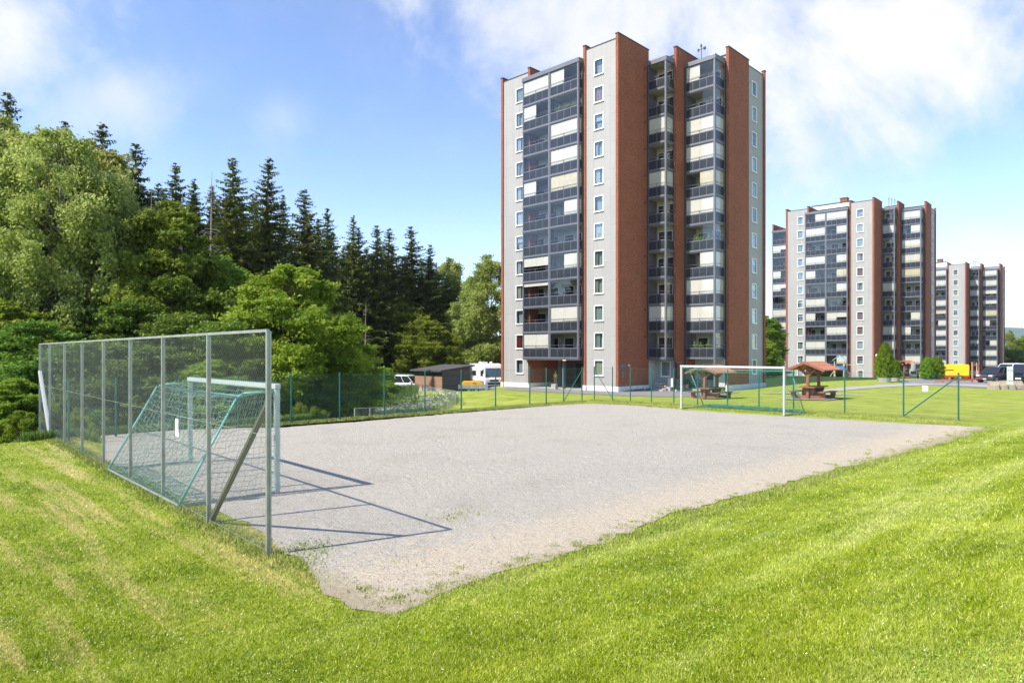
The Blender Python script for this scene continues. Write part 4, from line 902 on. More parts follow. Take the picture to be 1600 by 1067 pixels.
def dead(seed):
    rg=random.Random(seed); q=MB().tube([(0,0,-.5),(.1,0,8),(0,.1,18)],[.17,.12,.015],7)
    for k in range(60):
        z=rg.uniform(5,17); a=rg.uniform(0,6.28); l=rg.uniform(.4,2.2)*(18.5-z)/13+.2; p=Vector((.05,.03,z)); m=p+Vector((math.cos(a)*l*.6,math.sin(a)*l*.6,rg.uniform(-.25,.1)*l)); e=p+Vector((math.cos(a)*l,math.sin(a)*l,rg.uniform(-.5,.1)*l)); q.tube([p,m,e],[.03,.02,.006],4)
    return q.mesh('snag',[M_dead])
SNAG=dead(3)
trn=random.Random(5)
def tree(kind,px,ytop,Y,name,label,cat,group=None,wid=1.0,Hh=None,rot=None):
    x=PX(px,Y); z=tz(x,Y); top=CZ+(HY-ytop)*Y/F; trm,crm,Hp=PR[kind]; H_=Hh or (top-z); s=H_/Hp
    T=empty(name,(x,Y,z),trn.uniform(0,6.28) if rot is None else rot,label,cat,group,(s*wid,s*wid,s))
    link('trunk',trm,T); link('crown',crm,T); return T
def snag(px,ytop,Y,label):
    x=PX(px,Y); z=tz(x,Y); s=(CZ+(HY-ytop)*Y/F-z)/18; o=link('dead_spruce',SNAG,None,(x,Y,z)); o.scale=(s,s,s); o.rotation_euler=(0,0,trn.uniform(0,6)); tag(o,label,'dead tree','dead spruces in the wood')
# front broadleaved trees
tree('birchL',92,196,38,'birch_tree','big pale green birch with a white stem at the left of the wood','tree',wid=.92,rot=.4)
tree('birchT',146,214,41,'birch_tree','pale birch leaning on the right side of the big white-stemmed birch','tree',wid=1.25,rot=1.4)
tree('birchT',48,206,41,'birch_tree','pale birch crowding the left side of the big white-stemmed birch','tree',wid=1.3,rot=3.4)
tree('birchT',182,330,42,'birch_tree','shorter pale birch between the big birch and the loose green tree','tree',wid=1.5,rot=5)
tree('birchL',-14,168,44,'birch_tree','olive green birch cut by the left edge of the photograph','tree',wid=.9,rot=2.4)
tree('oval',262,312,40,'broadleaf_tree','loose mid green tree right of the big pale birch','tree',wid=1.05,rot=1)
tree('oval',345,395,44,'broadleaf_tree','smaller mid green tree between the loose tree and the rounded bright tree','tree',wid=1.0)
tree('round',452,413,36,'broadleaf_tree','wide rounded bright green tree behind the tall backstop fence','tree',wid=1.0,rot=.2)
tree('round',532,505,39,'broadleaf_tree','smaller bright tree leaning on the right side of the wide rounded tree','tree',wid=.9,rot=2)
tree('round',628,470,88,'broadleaf_tree','rounded green tree above the white van and the shed','tree',wid=.95,rot=4)
tree('round',672,500,84,'broadleaf_tree','low green tree directly behind the brown shed','tree',wid=1.0,rot=5)
tree('birchT',703,400,97,'birch_tree','tall drooping birch behind the motorhome, left one of the pair','tree',wid=1.05,rot=.7)
tree('birchT',765,396,90,'birch_tree','tall drooping birch touching the nearest tower at the left','tree',wid=1.25,rot=2.6)
tree('birchT',738,432,92,'birch_tree','lower drooping birch in the gap between the two tall ones','tree',wid=1.3,rot=1.6)
# dark understorey on the left
for i,(px_,yt,Yy,k) in enumerate([(10,470,34,'round'),(60,500,31,'under'),(150,475,37,'under'),(215,470,36,'under'),(290,490,35,'under'),(345,500,33,'under'),(400,560,32,'under'),(120,530,30.5,'under'),(250,540,31,'under'),(520,560,36,'under'),(185,560,29.5,'under'),(-40,420,37,'under'),(330,560,31.0,'round'),(60,430,45,'under'),(190,420,46,'under'),(300,430,46,'under'),(20,590,27.5,'round')]):
    tree(k,px_,yt,Yy,'broadleaf_tree','dark green low tree filling the shady edge of the wood at the left','tree','low trees at the shady edge of the wood',wid=1.15)
for i,(px_,yt,Yy,k) in enumerate([(540,520,60,'under'),(545,545,62,'round'),(655,540,94,'round'),(700,520,96,'under'),(745,520,98,'under'),(780,500,100,'under'),(605,530,92,'under'),(725,560,92,'round'),(765,565,96,'round')]):
    tree(k,px_,yt,Yy,'broadleaf_tree','green undergrowth tree behind the shed and the motorhome','tree','undergrowth trees behind the parking',wid=1.15)
for i,(px_,yt,Yy,w_) in enumerate([(556,612,37,.9),(575,600,46,1.2),(594,594,52,1.3),(600,606,57,.9),(566,560,56,1.2),(585,580,76,1.2),(641,603,69.5,.5)]):
    tree('bush',px_,yt,Yy,'bush',['bright leafy young shrub at the left end of the low meadow fence','dense bush behind the meadow left of the white van','dense bush left of the white van, nearer','yellow green bush in front of the white van','tall bush at the foot of the spruces','bush behind the white van','small bush at the left wall of the shed'][i],'bush',wid=w_)
for i,px_ in enumerate([470,492,505,150,130,85,30]):
    tree('bush',px_,[628,634,640,640,635,630,640][i],[28.5,28.0,28.3,25.5,25.8,26,26][i],'bush','small shoot of bright leaves behind the left green fence','bush','shoots behind the left green fence',wid=.55)
# spruces on the skyline
front=[(20,146,58,'spr1',.9,'dark spruce top poking above the birches at the left edge'),(112,184,60,'spr3',.8,'spruce tip just above the big pale birch'),(163,195,58,'spr1',1.0,'tall dark spruce directly right of the big pale birch'),(217,221,60,'spr1',1.05,'second tall dark spruce right of the big pale birch'),
(277,255,62,'spr2',1.0,'olive green spruce between two dead stems'),(303,282,64,'spr2',.95,'shorter olive spruce right of the dead stem'),(326,290,64,'spr1',.8,'narrow dark spruce behind the dead stem'),(368,248,58,'spr2',1.15,'full olive green spruce left of the tallest middle spruce'),(408,246,62,'spr1',.95,'tallest dark spruce in the middle of the wood'),
(440,303,66,'spr3',.75,'slim spruce with bare stem standing alone against the sky'),(486,296,60,'spr1',1.15,'broad dark spruce right of the slim bare-stemmed one'),(514,323,84,'spr3',1.0,'thin dark spruce beside the broad one'),(546,337,84,'spr2',.85,'ragged olive spruce above the bright rounded tree'),(566,352,84,'spr3',1.0,'thin spruce left of the paired spruces'),(588,349,86,'spr1',1.0,'left spruce of the close dark pair'),(609,354,89,'spr1',1.0,'right spruce of the close dark pair'),
(645,352,92,'spr1',1.1,'dark pyramid spruce standing between the pair and the last spruce'),(674,382,94,'spr1',1.0,'last spruce of the skyline before the birches'),(628,400,90,'spr2',1.0,'shorter olive spruce below the pair')]
for px_,yt,Yy,k,w_,lb in front: _t=tree(k,px_,yt,Yy,'spruce_tree',lb,'spruce','spruces on the skyline of the wood',wid=w_*1.35); _t.rotation_euler=(trn.uniform(-.03,.03),trn.uniform(-.03,.03),_t.rotation_euler[2])
sr=random.Random(9)
for i in range(46):
    px_=-60+i*17.0+sr.uniform(-8,8); yt=np.interp(px_,[-60,0,160,230,300,400,430,460,500,600,700,760],[235,240,285,290,295,305,400,345,345,378,412,455])+sr.uniform(-8,28); Yy=sr.uniform(68,100) if px_<440 else sr.uniform(94,112)
    tree(sr.choice(['spr1','spr2','spr1','spr3']),px_,yt,Yy,'spruce_tree','dark spruce standing deep in the wood behind the skyline trees','spruce','spruces deep in the wood',wid=sr.uniform(1.15,1.6))
for px_,yt,Yy,lb in [(201,258,50,'bare dead spruce with long side branches below the second tall spruce'),(283,296,50,'bare dead stem in front of the olive spruce'),(329,268,54,'tall pale dead stem left of the full olive spruce'),(571,470,54,'broken dead stem right of the wide rounded tree'),(236,300,52,'thin dead stem right of the long-branched one')]: snag(px_,yt,Yy,lb)
# trees between and right of the towers
for i,(px_,yt,Yy,k,w_) in enumerate([(1200,492,112,'oval',1.0),(1212,500,150,'oval',1.2),(1190,498,150,'under',1.2),(1206,560,100,'under',.8),(1196,528,104,'round',.8)]):
    tree(k,px_,yt,Yy,'broadleaf_tree','green tree seen in the gap between the two nearer towers','tree','trees between the towers',wid=w_)
for i,(px_,yt,Yy,k,w_) in enumerate([(1577,515,215,'birchT',.9),(1594,528,225,'round',1.1),(1612,524,230,'round',1.1),(1580,545,205,'under',1.1),(1600,556,200,'round',1.1),(1635,520,240,'oval',1.2),(1660,530,235,'round',1.2),(1560,560,220,'under',1.0)]):
    tree(k,px_,yt,Yy,'broadleaf_tree','green tree beyond the parked cars right of the farthest tower','tree','trees right of the farthest tower',wid=w_)
for i,(px_,Yy) in enumerate([(-200,60),(-350,60),(-120,45),(-260,44)]): tree('under',px_,380,Yy,'broadleaf_tree','dark tree just outside the left of the photograph','tree','low trees at the shady edge of the wood')
# meadow: cow parsley and tall grass
n=24000; px_=rng.uniform(555,716,n); Yy=rng.uniform(34,68,n); X=(px_-800)/F*Yy
lim=np.interp(px_,[555,700,716],[33.6,42.5,44.5]); k=(Yy>lim+.2)&(Yy<np.interp(px_,[555,650,716],[44,50,47])); X,Yy=X[k],Yy[k]
mgrass=mat('meadow_grass',(.11,.19,.03),.8,col2=(.24,.28,.07),vscale=.8)
o=blades('meadow_grass',X,Yy,.42,.05,mgrass,.5,label='tall unmown meadow grass inside the low grey fence',cat='meadow grass')
n2=9000; qx=rng.uniform(566,652,n2); qy=rng.uniform(44,67,n2); blades('tall_meadow_grass',(qx-800)/F*qy,qy,.55,.07,mat('reed_grass',(.055,.12,.015),.8,col2=(.11,.17,.03),vscale=.6),.5,label='tall dark green grass behind the white meadow flowers',cat='tall grass')
k=rng.random(len(X))<.09; X,Yy=X[k],Yy[k]; n=len(X); Z=terr(X,Yy)+.28+.25*rng.random(n)
C=np.repeat(np.stack([X,Yy,Z],1),9,0)+rng.normal(0,1,(n*9,3))*np.array([.10,.10,.02]); V=quads(C,unit(rng.normal(size=C.shape)*np.array([1,1,.3])),np.tile([0,0,1.],(len(C),1))+rng.normal(0,.3,C.shape),np.full(len(C),.055),np.full(len(C),.05))
tag(link('cow_parsley_flowers',npmesh('umbels',V,np.arange(len(V)).reshape(-1,4),[mat('umbel_white',(.78,.80,.68),.8)])),'white cow parsley flowers in the meadow behind the low grey fence','wild flowers',kind='stuff')
# low weeds / verge behind left fence
n=60000; px_=rng.uniform(-60,560,n); t=rng.random(n); X0=np.array([-8.9,27.0]); P=np.array([-14.5,21.7])+np.outer(rng.uniform(-.1,1.15,n),np.array([6.0,5.7]))+np.outer(rng.random(n)**1.6*4.5+.1,np.array([-.69,.725]))
blades('verge_weeds',P[:,0],P[:,1],.28,.05,mat('verge',(.10,.19,.02),.8,col2=(.20,.27,.04),vscale=1),.7,label='rough green verge between the left green fence and the wood',cat='verge plants')
n=26000; P=np.array([-16.4,24.3])+np.outer(rng.uniform(-1.0,1,n)**1,np.array([6.5,-5.9])*-.6)+np.outer(rng.random(n)*5,np.array([-.6,.5])); 
blades('left_verge',P[:,0],P[:,1],.22,.05,MC['verge'],.7,label='rough grass left of the far end of the backstop fence',cat='verge grass')
# ================================================================ SMALL BUILDINGS, FURNITURE, VEHICLES
RZ=R(-44.1)
def plank_mat(name,c,axis='Z',w=.14):
    m=bpy.data.materials.new(name); m.use_nodes=True; nt=m.node_tree; p=nt.nodes['Principled BSDF']; tc=nt.nodes.new('ShaderNodeTexCoord')
    sp=nt.nodes.new('ShaderNodeSeparateXYZ'); nt.links.new(tc.outputs['Object'],sp.inputs[0]); a=sp.outputs[{'X':0,'Y':1,'Z':2}[axis]]
    fr=mth(nt,'FRACT',mth(nt,'DIVIDE',a,w)); gap=mth(nt,'LESS_THAN',fr,.1); n=noise(nt,tc.outputs['Object'],3,5,.6)
    fl=mth(nt,'FLOOR',mth(nt,'DIVIDE',a,w)); wn=nt.nodes.new('ShaderNodeTexWhiteNoise'); wn.noise_dimensions='1D'; nt.links.new(fl,wn.inputs['W'])
    hs=nt.nodes.new('ShaderNodeHueSaturation'); hs.inputs['Color'].default_value=(*c,1)
    nt.links.new(mth(nt,'MULTIPLY',mth(nt,'ADD',.70,mth(nt,'ADD',mth(nt,'MULTIPLY',n.outputs[0],.4),mth(nt,'MULTIPLY',wn.outputs[0],.3))),mth(nt,'SUBTRACT',1.0,mth(nt,'MULTIPLY',gap,.55))),hs.inputs['Value'])
    nt.links.new(hs.outputs[0],p.inputs['Base Color']); p.inputs['Roughness'].default_value=.8; return m
M_shed=plank_mat('shed_boards',(.30,.175,.11)); M_red=plank_mat('picnic_boards',(.30,.105,.06),'Z',.15); M_roofw=plank_mat('picnic_roof_boards',(.38,.165,.10),'X',.13); M_redp=mat('picnic_post',(.28,.105,.065),.75,var=.3,vscale=3)
M_tyre=mat('tyre',(.02,.02,.021),.85); M_rim=mat('rim',(.45,.45,.46),.3,.8); M_cglass=mat('car_glass',(.02,.026,.032),.06,spec=.8); M_lamp=mat('headlamp',(.72,.74,.76),.12); M_tail=mat('taillamp',(.45,.02,.015),.25); M_black=mat('black_trim',(.018,.018,.02),.5); M_plate=mat('plate',(.75,.75,.73),.5)
# shed
sx,sy=PX(690.5,72),72.0; sz=tz(sx,sy)-.05; zc=-1.42
SH=empty('shed',(sx,sy,zc),RZ,'small brown timber shed with a dark low-pitched roof beside the motorhome','shed')
MB().box(-4.6,0,0,.1,.35,1.72).box(-4.6,0,0,.1,-.4,.348,1).build('wall',[M_shed,M_conc],SH)
MB().box(-4.6,0,.02,.08,1.722,2.05).build('eave_gap_shade',M_black,SH)  # solid black strip painted as the shade in the gap under the eave
MB().box(-.1,0,.101,4.0,-.4,2.1).box(-4.6,-4.5,.101,4.0,-.4,2.1).box(-4.5,-.101,3.9,4.0,-.4,2.4).build('wall',plank_mat('shed_boards_shaded',(.085,.06,.05)),SH)  # same boards darker: shade of the side and back walls put into the colour
q=MB(); q.add([(-4.95,-.45,2.16),(.35,-.45,2.16),(.35,4.4,2.68),(-4.95,4.4,2.68),(-4.95,-.45,2.32),(.35,-.45,2.32),(.35,4.4,2.84),(-4.95,4.4,2.84)],[(0,3,2,1),(4,5,6,7),(0,1,5,4),(1,2,6,5),(2,3,7,6),(3,0,4,7)]); q.build('roof',mat('roof_dark',(.085,.075,.075),.85,var=.2),SH)
q=MB(); q.prism([(.1,2.1),(3.9,2.1),(3.9,2.62),(.1,2.2)],0,-.09,-.01); q.build('gable_board',mat('shed_gable',(.13,.075,.055),.8),SH)
# ---------------- vehicles: local x forward, y left, z up, origin under the centre
def wheel(T,x,y,r,w=.2):
    s=1 if y>0 else -1; o=MB().cyl((x,y-s*w/2,r),(x,y+s*w/2,r),r,None,20).build('wheel',M_tyre,T)
    MB().cyl((x,y+s*(w/2+.001),r),(x,y+s*(w/2+.018),r),r*.64,r*.6,14).build('rim',M_rim,o)
def car(loc,rz,label,L_,Wd,Hh,paint,prof,gh,wheels,r=.32,cat='car',name='parked_car',rack=False):
    """prof: lower body side outline (x,z) fractions; gh: glasshouse outline bottom/top"""
    T=empty(name,loc,rz,label,cat); 
    hw=Wd/2
    poly=[(a*L_-L_/2,b*Hh) for a,b in prof]; q=MB(); n=len(poly)
    vs=[];  # three slices give a rounded flank
    for yf,zs in ((-1,.0),(-.93,0),(.93,0),(1,0)):
        for (x,z) in poly:
            k=1 if abs(yf)<1 else .965; zz=z if abs(yf)<1 else Hh*.40+(z-Hh*.40)*.93; vs.append((x*k,yf*hw,zz))
    fs=[tuple(range(n))[::-1],tuple(range(3*n,4*n))]
    for s_ in range(3):
        for i in range(n): fs.append((s_*n+i,s_*n+(i+1)%n,(s_+1)*n+(i+1)%n,(s_+1)*n+i))
    q.add(vs,fs); q.build('body',paint,T,True,bevel=.04)
    # glasshouse (dark glass) with painted roof and pillars
    b0,b1,t1,t0,zb,zt=gh; xb0,xb1,xt1,xt0=[v*L_-L_/2 for v in (b0,b1,t1,t0)]; zb*=Hh; zt*=Hh; ti=.83
    g=MB().add([(xb0,-hw*.93,zb),(xb1,-hw*.93,zb),(xb1,hw*.93,zb),(xb0,hw*.93,zb),(xt0,-hw*ti,zt),(xt1,-hw*ti,zt),(xt1,hw*ti,zt),(xt0,hw*ti,zt)],[(0,3,2,1),(4,5,6,7),(0,1,5,4),(1,2,6,5),(2,3,7,6),(3,0,4,7)]); g.build('windows',M_cglass,T)
    rf=MB(); rf.box(xt0+.04,xt1-.04,-hw*ti,hw*ti,zt+.001,zt+.055)
    for s_ in (-1,1):
        def P(fx,lo): 
            if lo: return Vector((xb0+(xb1-xb0)*fx,s_*hw*.935,zb))
            return Vector((xt0+(xt1-xt0)*fx,s_*hw*(ti+.005),zt+.03))
        for fx in (0.01,.36,.66,.99): rf.bar(P(fx,1),P(fx,0),.07,.05)
        rf.bar(P(0,0),P(1,0),.07,.07)
        if rack: rf.bar(P(.1,0)+Vector((0,-s_*.06,.09)),P(.9,0)+Vector((0,-s_*.06,.09)),.04,.04)
    rf.build('roof',paint,T,bevel=.015)
    for wx in wheels:
        for s_ in (-1,1):
            MB().cyl((wx*L_-L_/2,s_*(hw-.26),r+.02),(wx*L_-L_/2,s_*(hw+.004),r+.02),r+.06,None,20).build('wheel_arch',M_black,T); wheel(T,wx*L_-L_/2,s_*(hw-.085),r)
    fx=max(p[0] for p in poly); bx=min(p[0] for p in poly)
    for s_ in (-1,1):
        MB().box(fx-.32,fx-.02,s_*hw*.72-.18,s_*hw*.72+.18,Hh*.40,Hh*.49).build('headlight',M_lamp,T,bevel=.03)
        MB().box(bx-.012,bx+.1,s_*hw*.82-.1,s_*hw*.82+.1,Hh*.42,Hh*.56).build('taillight',M_tail,T)
        MB().box(xb1-.35,xb1-.18,s_*(hw+.02),s_*(hw+.2),zb-.02,zb+.13).build('mirror',paint,T)
    MB().box(fx+.001,fx+.02,-.26,.26,Hh*.2,Hh*.275).build('number_plate',M_plate,T)
    MB().box(fx-.06,fx+.008,-hw*.55,hw*.55,Hh*.13,Hh*.19).box(fx-.05,fx+.008,-hw*.4,hw*.4,Hh*.30,Hh*.37).build('grille',M_black,T)
    return T
COMP=[(0,.18),(.02,.14),(.98,.12),(1.0,.2),(.995,.38),(.96,.46),(.80,.54),(.74,.58),(.03,.60),(0,.45)]
VAN=[(0,.16),(.02,.13),(.98,.12),(1.0,.2),(.995,.36),(.97,.44),(.86,.50),(.82,.53),(.01,.55),(0,.4)]
P_grey=mat('paint_grey',(.10,.092,.095),.25,.5); P_dark=mat('paint_navy',(.012,.018,.032),.2,.3); P_white=mat('paint_white',(.80,.80,.80),.3); P_yel=mat('paint_yellow',(.80,.62,.01),.35)
def gz(x,y): return tz(x,y)+.035
def place(px,Y): x=PX(px,Y); return (x,Y,gz(x,Y))
car(place(1556,73),R(205),'dark grey compact car parked nearest the concrete blocks, headlights to the lawn',4.2,1.75,1.62,P_grey,COMP,(.04,.80,.60,.12,.57,.965),(.19,.82),cat='car',r=.33)
car(place(1583,81),R(197),'white car parked behind the dark grey compact car',4.9,1.9,2.0,P_white,VAN,(.01,.88,.70,.04,.54,.965),(.2,.82),cat='car',rack=True)
car(place(1606,72.5),R(214),'dark navy people carrier at the right edge behind the white sign board',4.9,1.92,1.95,P_dark,VAN,(.01,.87,.70,.04,.52,.955),(.2,.82),cat='van',r=.34)
# white MPV left behind the shed
_o=car(place(634,80),R(-26),'white people carrier half hidden behind the brown shed',4.5,1.8,1.82,P_white,VAN,(.01,.86,.68,.03,.54,.95),(.2,.8),cat='car',rack=True)
# yellow delivery van
x,y,z=place(1474,96); YV=empty('delivery_van',(x,y,z+.15),R(172),'yellow delivery van with a red band along its bottom, behind the clipped cypresses','van')
bp_=[(-2.9,.35),(2.2,.35),(2.75,.40),(2.8,.95),(2.35,1.15),(1.75,1.95),(1.45,2.12),(-2.85,2.16),(-2.95,1.9)]
q=MB().prism(bp_,1,-1.0,1.0); q.build('body',P_yel,YV,False,bevel=.06)
for s_ in (-1,1):
    MB().box(-2.93,2.70,s_*1.004-.004,s_*1.004+.004,.38,.62).build('red_band',mat('paint_red',(.55,.015,.01),.4),YV)
    MB().prism([(1.2,1.2),(2.15,1.2),(1.66,1.85),(1.2,1.85)],1,s_*1.0-.006,s_*1.0+.006).build('side_window',M_cglass,YV)
    MB().box(-.9,.5,s_*1.006-.004,s_*1.006+.004,1.28,1.44).build('lettering',MC['paint_red'],YV); MB().box(-.9,.0,s_*1.006-.004,s_*1.006+.004,1.05,1.15).build('lettering',P_white,YV)
    MB().box(-2.96,-2.90,s_*.88-.08,s_*.88+.08,1.2,1.9).build('taillight',M_tail,YV)
    for wx in (-1.7,1.85): wheel(YV,wx,s_*.93,.34,.22)
MB().box(-2.97,-2.93,-.85,.85,.4,1.2).build('rear_door',MC['paint_red'],YV)
q=MB().add([(1.78,-.88,1.94),(1.78,.88,1.94),(2.34,.92,1.2),(2.34,-.92,1.2),(1.80,-.88,1.965),(1.80,.88,1.965),(2.38,.92,1.21),(2.38,-.92,1.21)],[(0,1,2,3),(7,6,5,4),(0,4,5,1),(1,5,6,2),(2,6,7,3),(3,7,4,0)]); q.build('windscreen',M_cglass,YV)
# motorhome
x,y,z=place(757,82); MH=empty('motorhome',(x,y,z),R(-68),'white motorhome with a big flat windscreen parked between the shed and the nearest tower','motorhome')
bp_=[(-3.4,.35),(3.0,.30),(3.3,.42),(3.35,1.15),(3.12,1.35),(2.86,2.45),(2.7,2.82),(2.3,2.92),(-3.3,2.86),(-3.4,2.7)]
MB().prism(bp_,1,-1.13,1.13).build('body',P_white,MH,False,bevel=.07)
q=MB().add([(3.145,-.98,1.42),(3.145,.98,1.42),(2.925,.92,2.36),(2.925,-.92,2.36),(3.185,-.98,1.43),(3.185,.98,1.43),(2.965,.92,2.37),(2.965,-.92,2.37)],[(0,3,2,1),(4,5,6,7),(0,1,5,4),(1,2,6,5),(2,3,7,6),(3,0,4,7)]); q.build('windscreen',mat('wind_glass',(.08,.13,.19),.08,spec=.8),MH)
for s_ in (-1,1):
    MB().box(1.8,2.6,s_*1.135-.01,s_*1.135+.01,1.45,2.1).build('side_window',M_cglass,MH); MB().box(-1.2,.2,s_*1.135-.01,s_*1.135+.01,1.45,2.05).build('side_window',M_cglass,MH)
    MB().box(3.20,3.37,s_*.78-.2,s_*.78+.2,.75,1.02).build('headlight',M_lamp,MH,bevel=.03)
    MB().box(-3.3,3.0,s_*1.137-.006,s_*1.137+.006,.45,.9).build('side_skirt',mat('grey_skirt',(.22,.23,.25),.4),MH)
    MB().bar((3.0,s_*1.15,2.3),(3.25,s_*1.35,2.2),.05,.05).box(3.15,3.3,s_*1.36-.08,s_*1.36+.08,1.75,2.2).build('mirror',M_black,MH)
    for wx in (-1.6,2.1): wheel(MH,wx,s_*1.02,.35,.24)
MB().box(3.30,3.37,-.8,.8,.5,.72).box(3.345,3.375,-.5,.5,.85,1.05).build('grille',M_black,MH)
MB().box(-1.0,.0,-.4,.4,2.93,3.08).cyl((1.5,.3,2.9),(1.5,.3,3.12),.2,.14,12).build('roof_vents',P_white,MH)
# trailer with yellow compressor
x=PX(739,68.5); z=gz(x,68.5)-.02; TR=empty('flatbed_trailer',(x,68.5,z),R(3),'galvanised twin axle flatbed trailer standing on the lawn edge','trailer')
MB().box(-1.45,1.45,-.75,.75,.48,.56).box(-1.45,1.45,-.78,-.751,.50,.86).box(-1.45,1.45,.751,.78,.50,.86).box(-1.48,-1.451,-.78,.78,.50,.86).box(1.451,1.48,-.78,.78,.50,.86).build('bed',mat('trailer_grey',(.42,.43,.40),.5,.3,var=.25),TR)
for k in range(4): MB().box(-1.3+k*.87,-1.25+k*.87,-.795,-.781,.50,.86).build('side_stake',M_galv,TR)
MB().box(-1.2,1.2,-.6,-.5,.36,.478).box(-1.2,1.2,.5,.6,.36,.478).build('chassis',M_black,TR)
MB().bar((1.48,-.4,.45),(2.5,0,.42),.07).bar((1.48,.4,.45),(2.5,0,.42),.07).bar((2.45,0,.42),(2.9,0,.46),.08).build('drawbar',M_galv,TR)
MB().cyl((2.2,-.1,.75),(2.2,-.1,.15),.035).cyl((2.2,-.16,.1),(2.2,-.04,.1),.1).build('jockey_wheel',M_galv,TR)
for wx in (-.40,.32):
    for s_ in (-1,1): wheel(TR,wx,s_*.66,.27,.16)
CP=empty('compressor',(x,68.5,z+.56),R(3),'yellow compressor hood lying on the flatbed trailer','compressor')
MB().prism([(-1.2,.12),(-1.05,.60),(-.9,.68),(.5,.68),(.75,.60),(1.15,.22),(1.0,.1),(.2,.06),(.0,.12),(-.8,.05)],1,-.6,.6).build('hood',mat('comp_yellow',(.80,.40,.03),.45,var=.12),CP,bevel=.05)
MB().box(-1.15,1.0,-.5,.5,.002,.09).box(-1.32,-1.1,-.45,.45,.15,.40).build('skid',M_black,CP)
MB().box(.0,.35,-.612,-.6,.42,.58).build('air_grille',mat('comp_vent',(.40,.20,.03),.6),CP)
# ---------------- picnic shelters
def shelter(loc,rz,label,group='roofed picnic tables on the lawn',sc=1.0):
    T=empty('picnic_shelter',loc,rz,label,'picnic shelter',group,sc)
    for s_ in (-1,1):
        q=MB(); n=Vector((s_*.42,0,-.0)); 
        e=(s_*1.22,1.82); a=(0,2.33); th=.07
        q.add([(a[0],-1.5,a[1]),(e[0],-1.5,e[1]),(e[0],1.5,e[1]),(a[0],1.5,a[1]),(a[0],-1.5,a[1]+th),(e[0],-1.5,e[1]+th),(e[0],1.5,e[1]+th),(a[0],1.5,a[1]+th)],[(0,1,2,3),(7,6,5,4),(0,4,5,1),(1,5,6,2),(2,6,7,3),(3,7,4,0)])
        for k in range(12):
            y=-1.5+3.0*k/11; q.bar((a[0]+s_*.02,y,a[1]+th+.008),(e[0],y,e[1]+th+.008),.035,.022)
        q.build('roof',M_roofw,T)
        for yy in (-1.53,1.53): MB().bar((0,yy,2.30+.02),(s_*1.24,yy,1.83),.045,.14).build('barge_board',M_redp,T)
    MB().box(-.06,.06,-1.5,1.5,2.20,2.31).build('ridge_beam',M_redp,T)
    for yy in (-.95,.95):
        MB().box(-.085,.085,yy-.07,yy+.07,0,2.2).build('post',M_redp,T)
        for s_ in (-1,1): MB().bar((s_*.06,yy,1.55),(s_*.62,yy,2.06),.09,.16).build('brace',M_redp,T)
        MB().box(-.95,.95,yy-.04 + (.12 if yy<0 else -.12),yy+.04+(.12 if yy<0 else -.12),.02,.22).build('foot_beam',M_redp,T)
        y2=yy+(.16 if yy<0 else -.16)
        MB().prism([(-.28,.22),(.28,.22),(.42,.72),(-.42,.72)],1,y2-.04,y2+.04).build('table_trestle',M_redp,T)
    MB().box(-.5,.5,-1.25,1.25,.722,.79).build('table_top',M_redp,T)
    MB().box(-.30,.30,-.68,.68,.03,.36).build('table_skirt',M_red,T)
    for s_ in (-1,1):
        MB().box(s_*.92-.19,s_*.92+.19,-1.2,1.2,.43,.49).build('bench',M_redp,T)
        for yy in (-.9,.9): MB().prism([(s_*.92-.12,.02),(s_*.92+.12,.02),(s_*.92+.17,.428),(s_*.92-.17,.428)],1,yy-.05,yy+.05).build('bench_leg',M_redp,T)
    return T
def shelter_at(px,py,Y,lab,sc=1.0,rz=RZ):
    x=PX(px,Y); z=tz(x,Y)+.06; drape('picnic_pad',[(x+a*math.cos(RZ)-b*math.sin(RZ),Y+a*math.sin(RZ)+b*math.cos(RZ)) for a,b in ((-1.5,-1.6),(1.5,-1.6),(1.5,1.6),(-1.5,1.6))],.06,pathm,'concrete pad under a picnic shelter','paving',1); return shelter((x,Y,z),rz,lab,sc=sc)
shelter_at(1271,629,44.6,'roofed red brown picnic table to the right of the farther goal')
shelter_at(1111,621,49.4,'roofed red brown picnic table seen through the farther goal')
shelter_at(1416,598,92,'roofed picnic table by the stone grill chimney, behind the planters')
shelter_at(1397,598,96,'roofed picnic table half hidden behind the small clipped cypress')
# stone grill
x,y,z=place(1427,90); q=MB().prism([(-.45,0),(.45,0),(.45,1.0),(.25,1.3),(.25,2.1),(-.25,2.1),(-.25,1.3),(-.45,1.0)],1,-.35,.35).box(-.3,.3,-.37,-.36,.55,.95,1); o=q.build('grill_chimney',[M_conc,M_black]); o.location=(x,y,z); o.rotation_euler=(0,0,R(-30)); tag(o,'pale stone grill chimney beside the far picnic tables','grill')
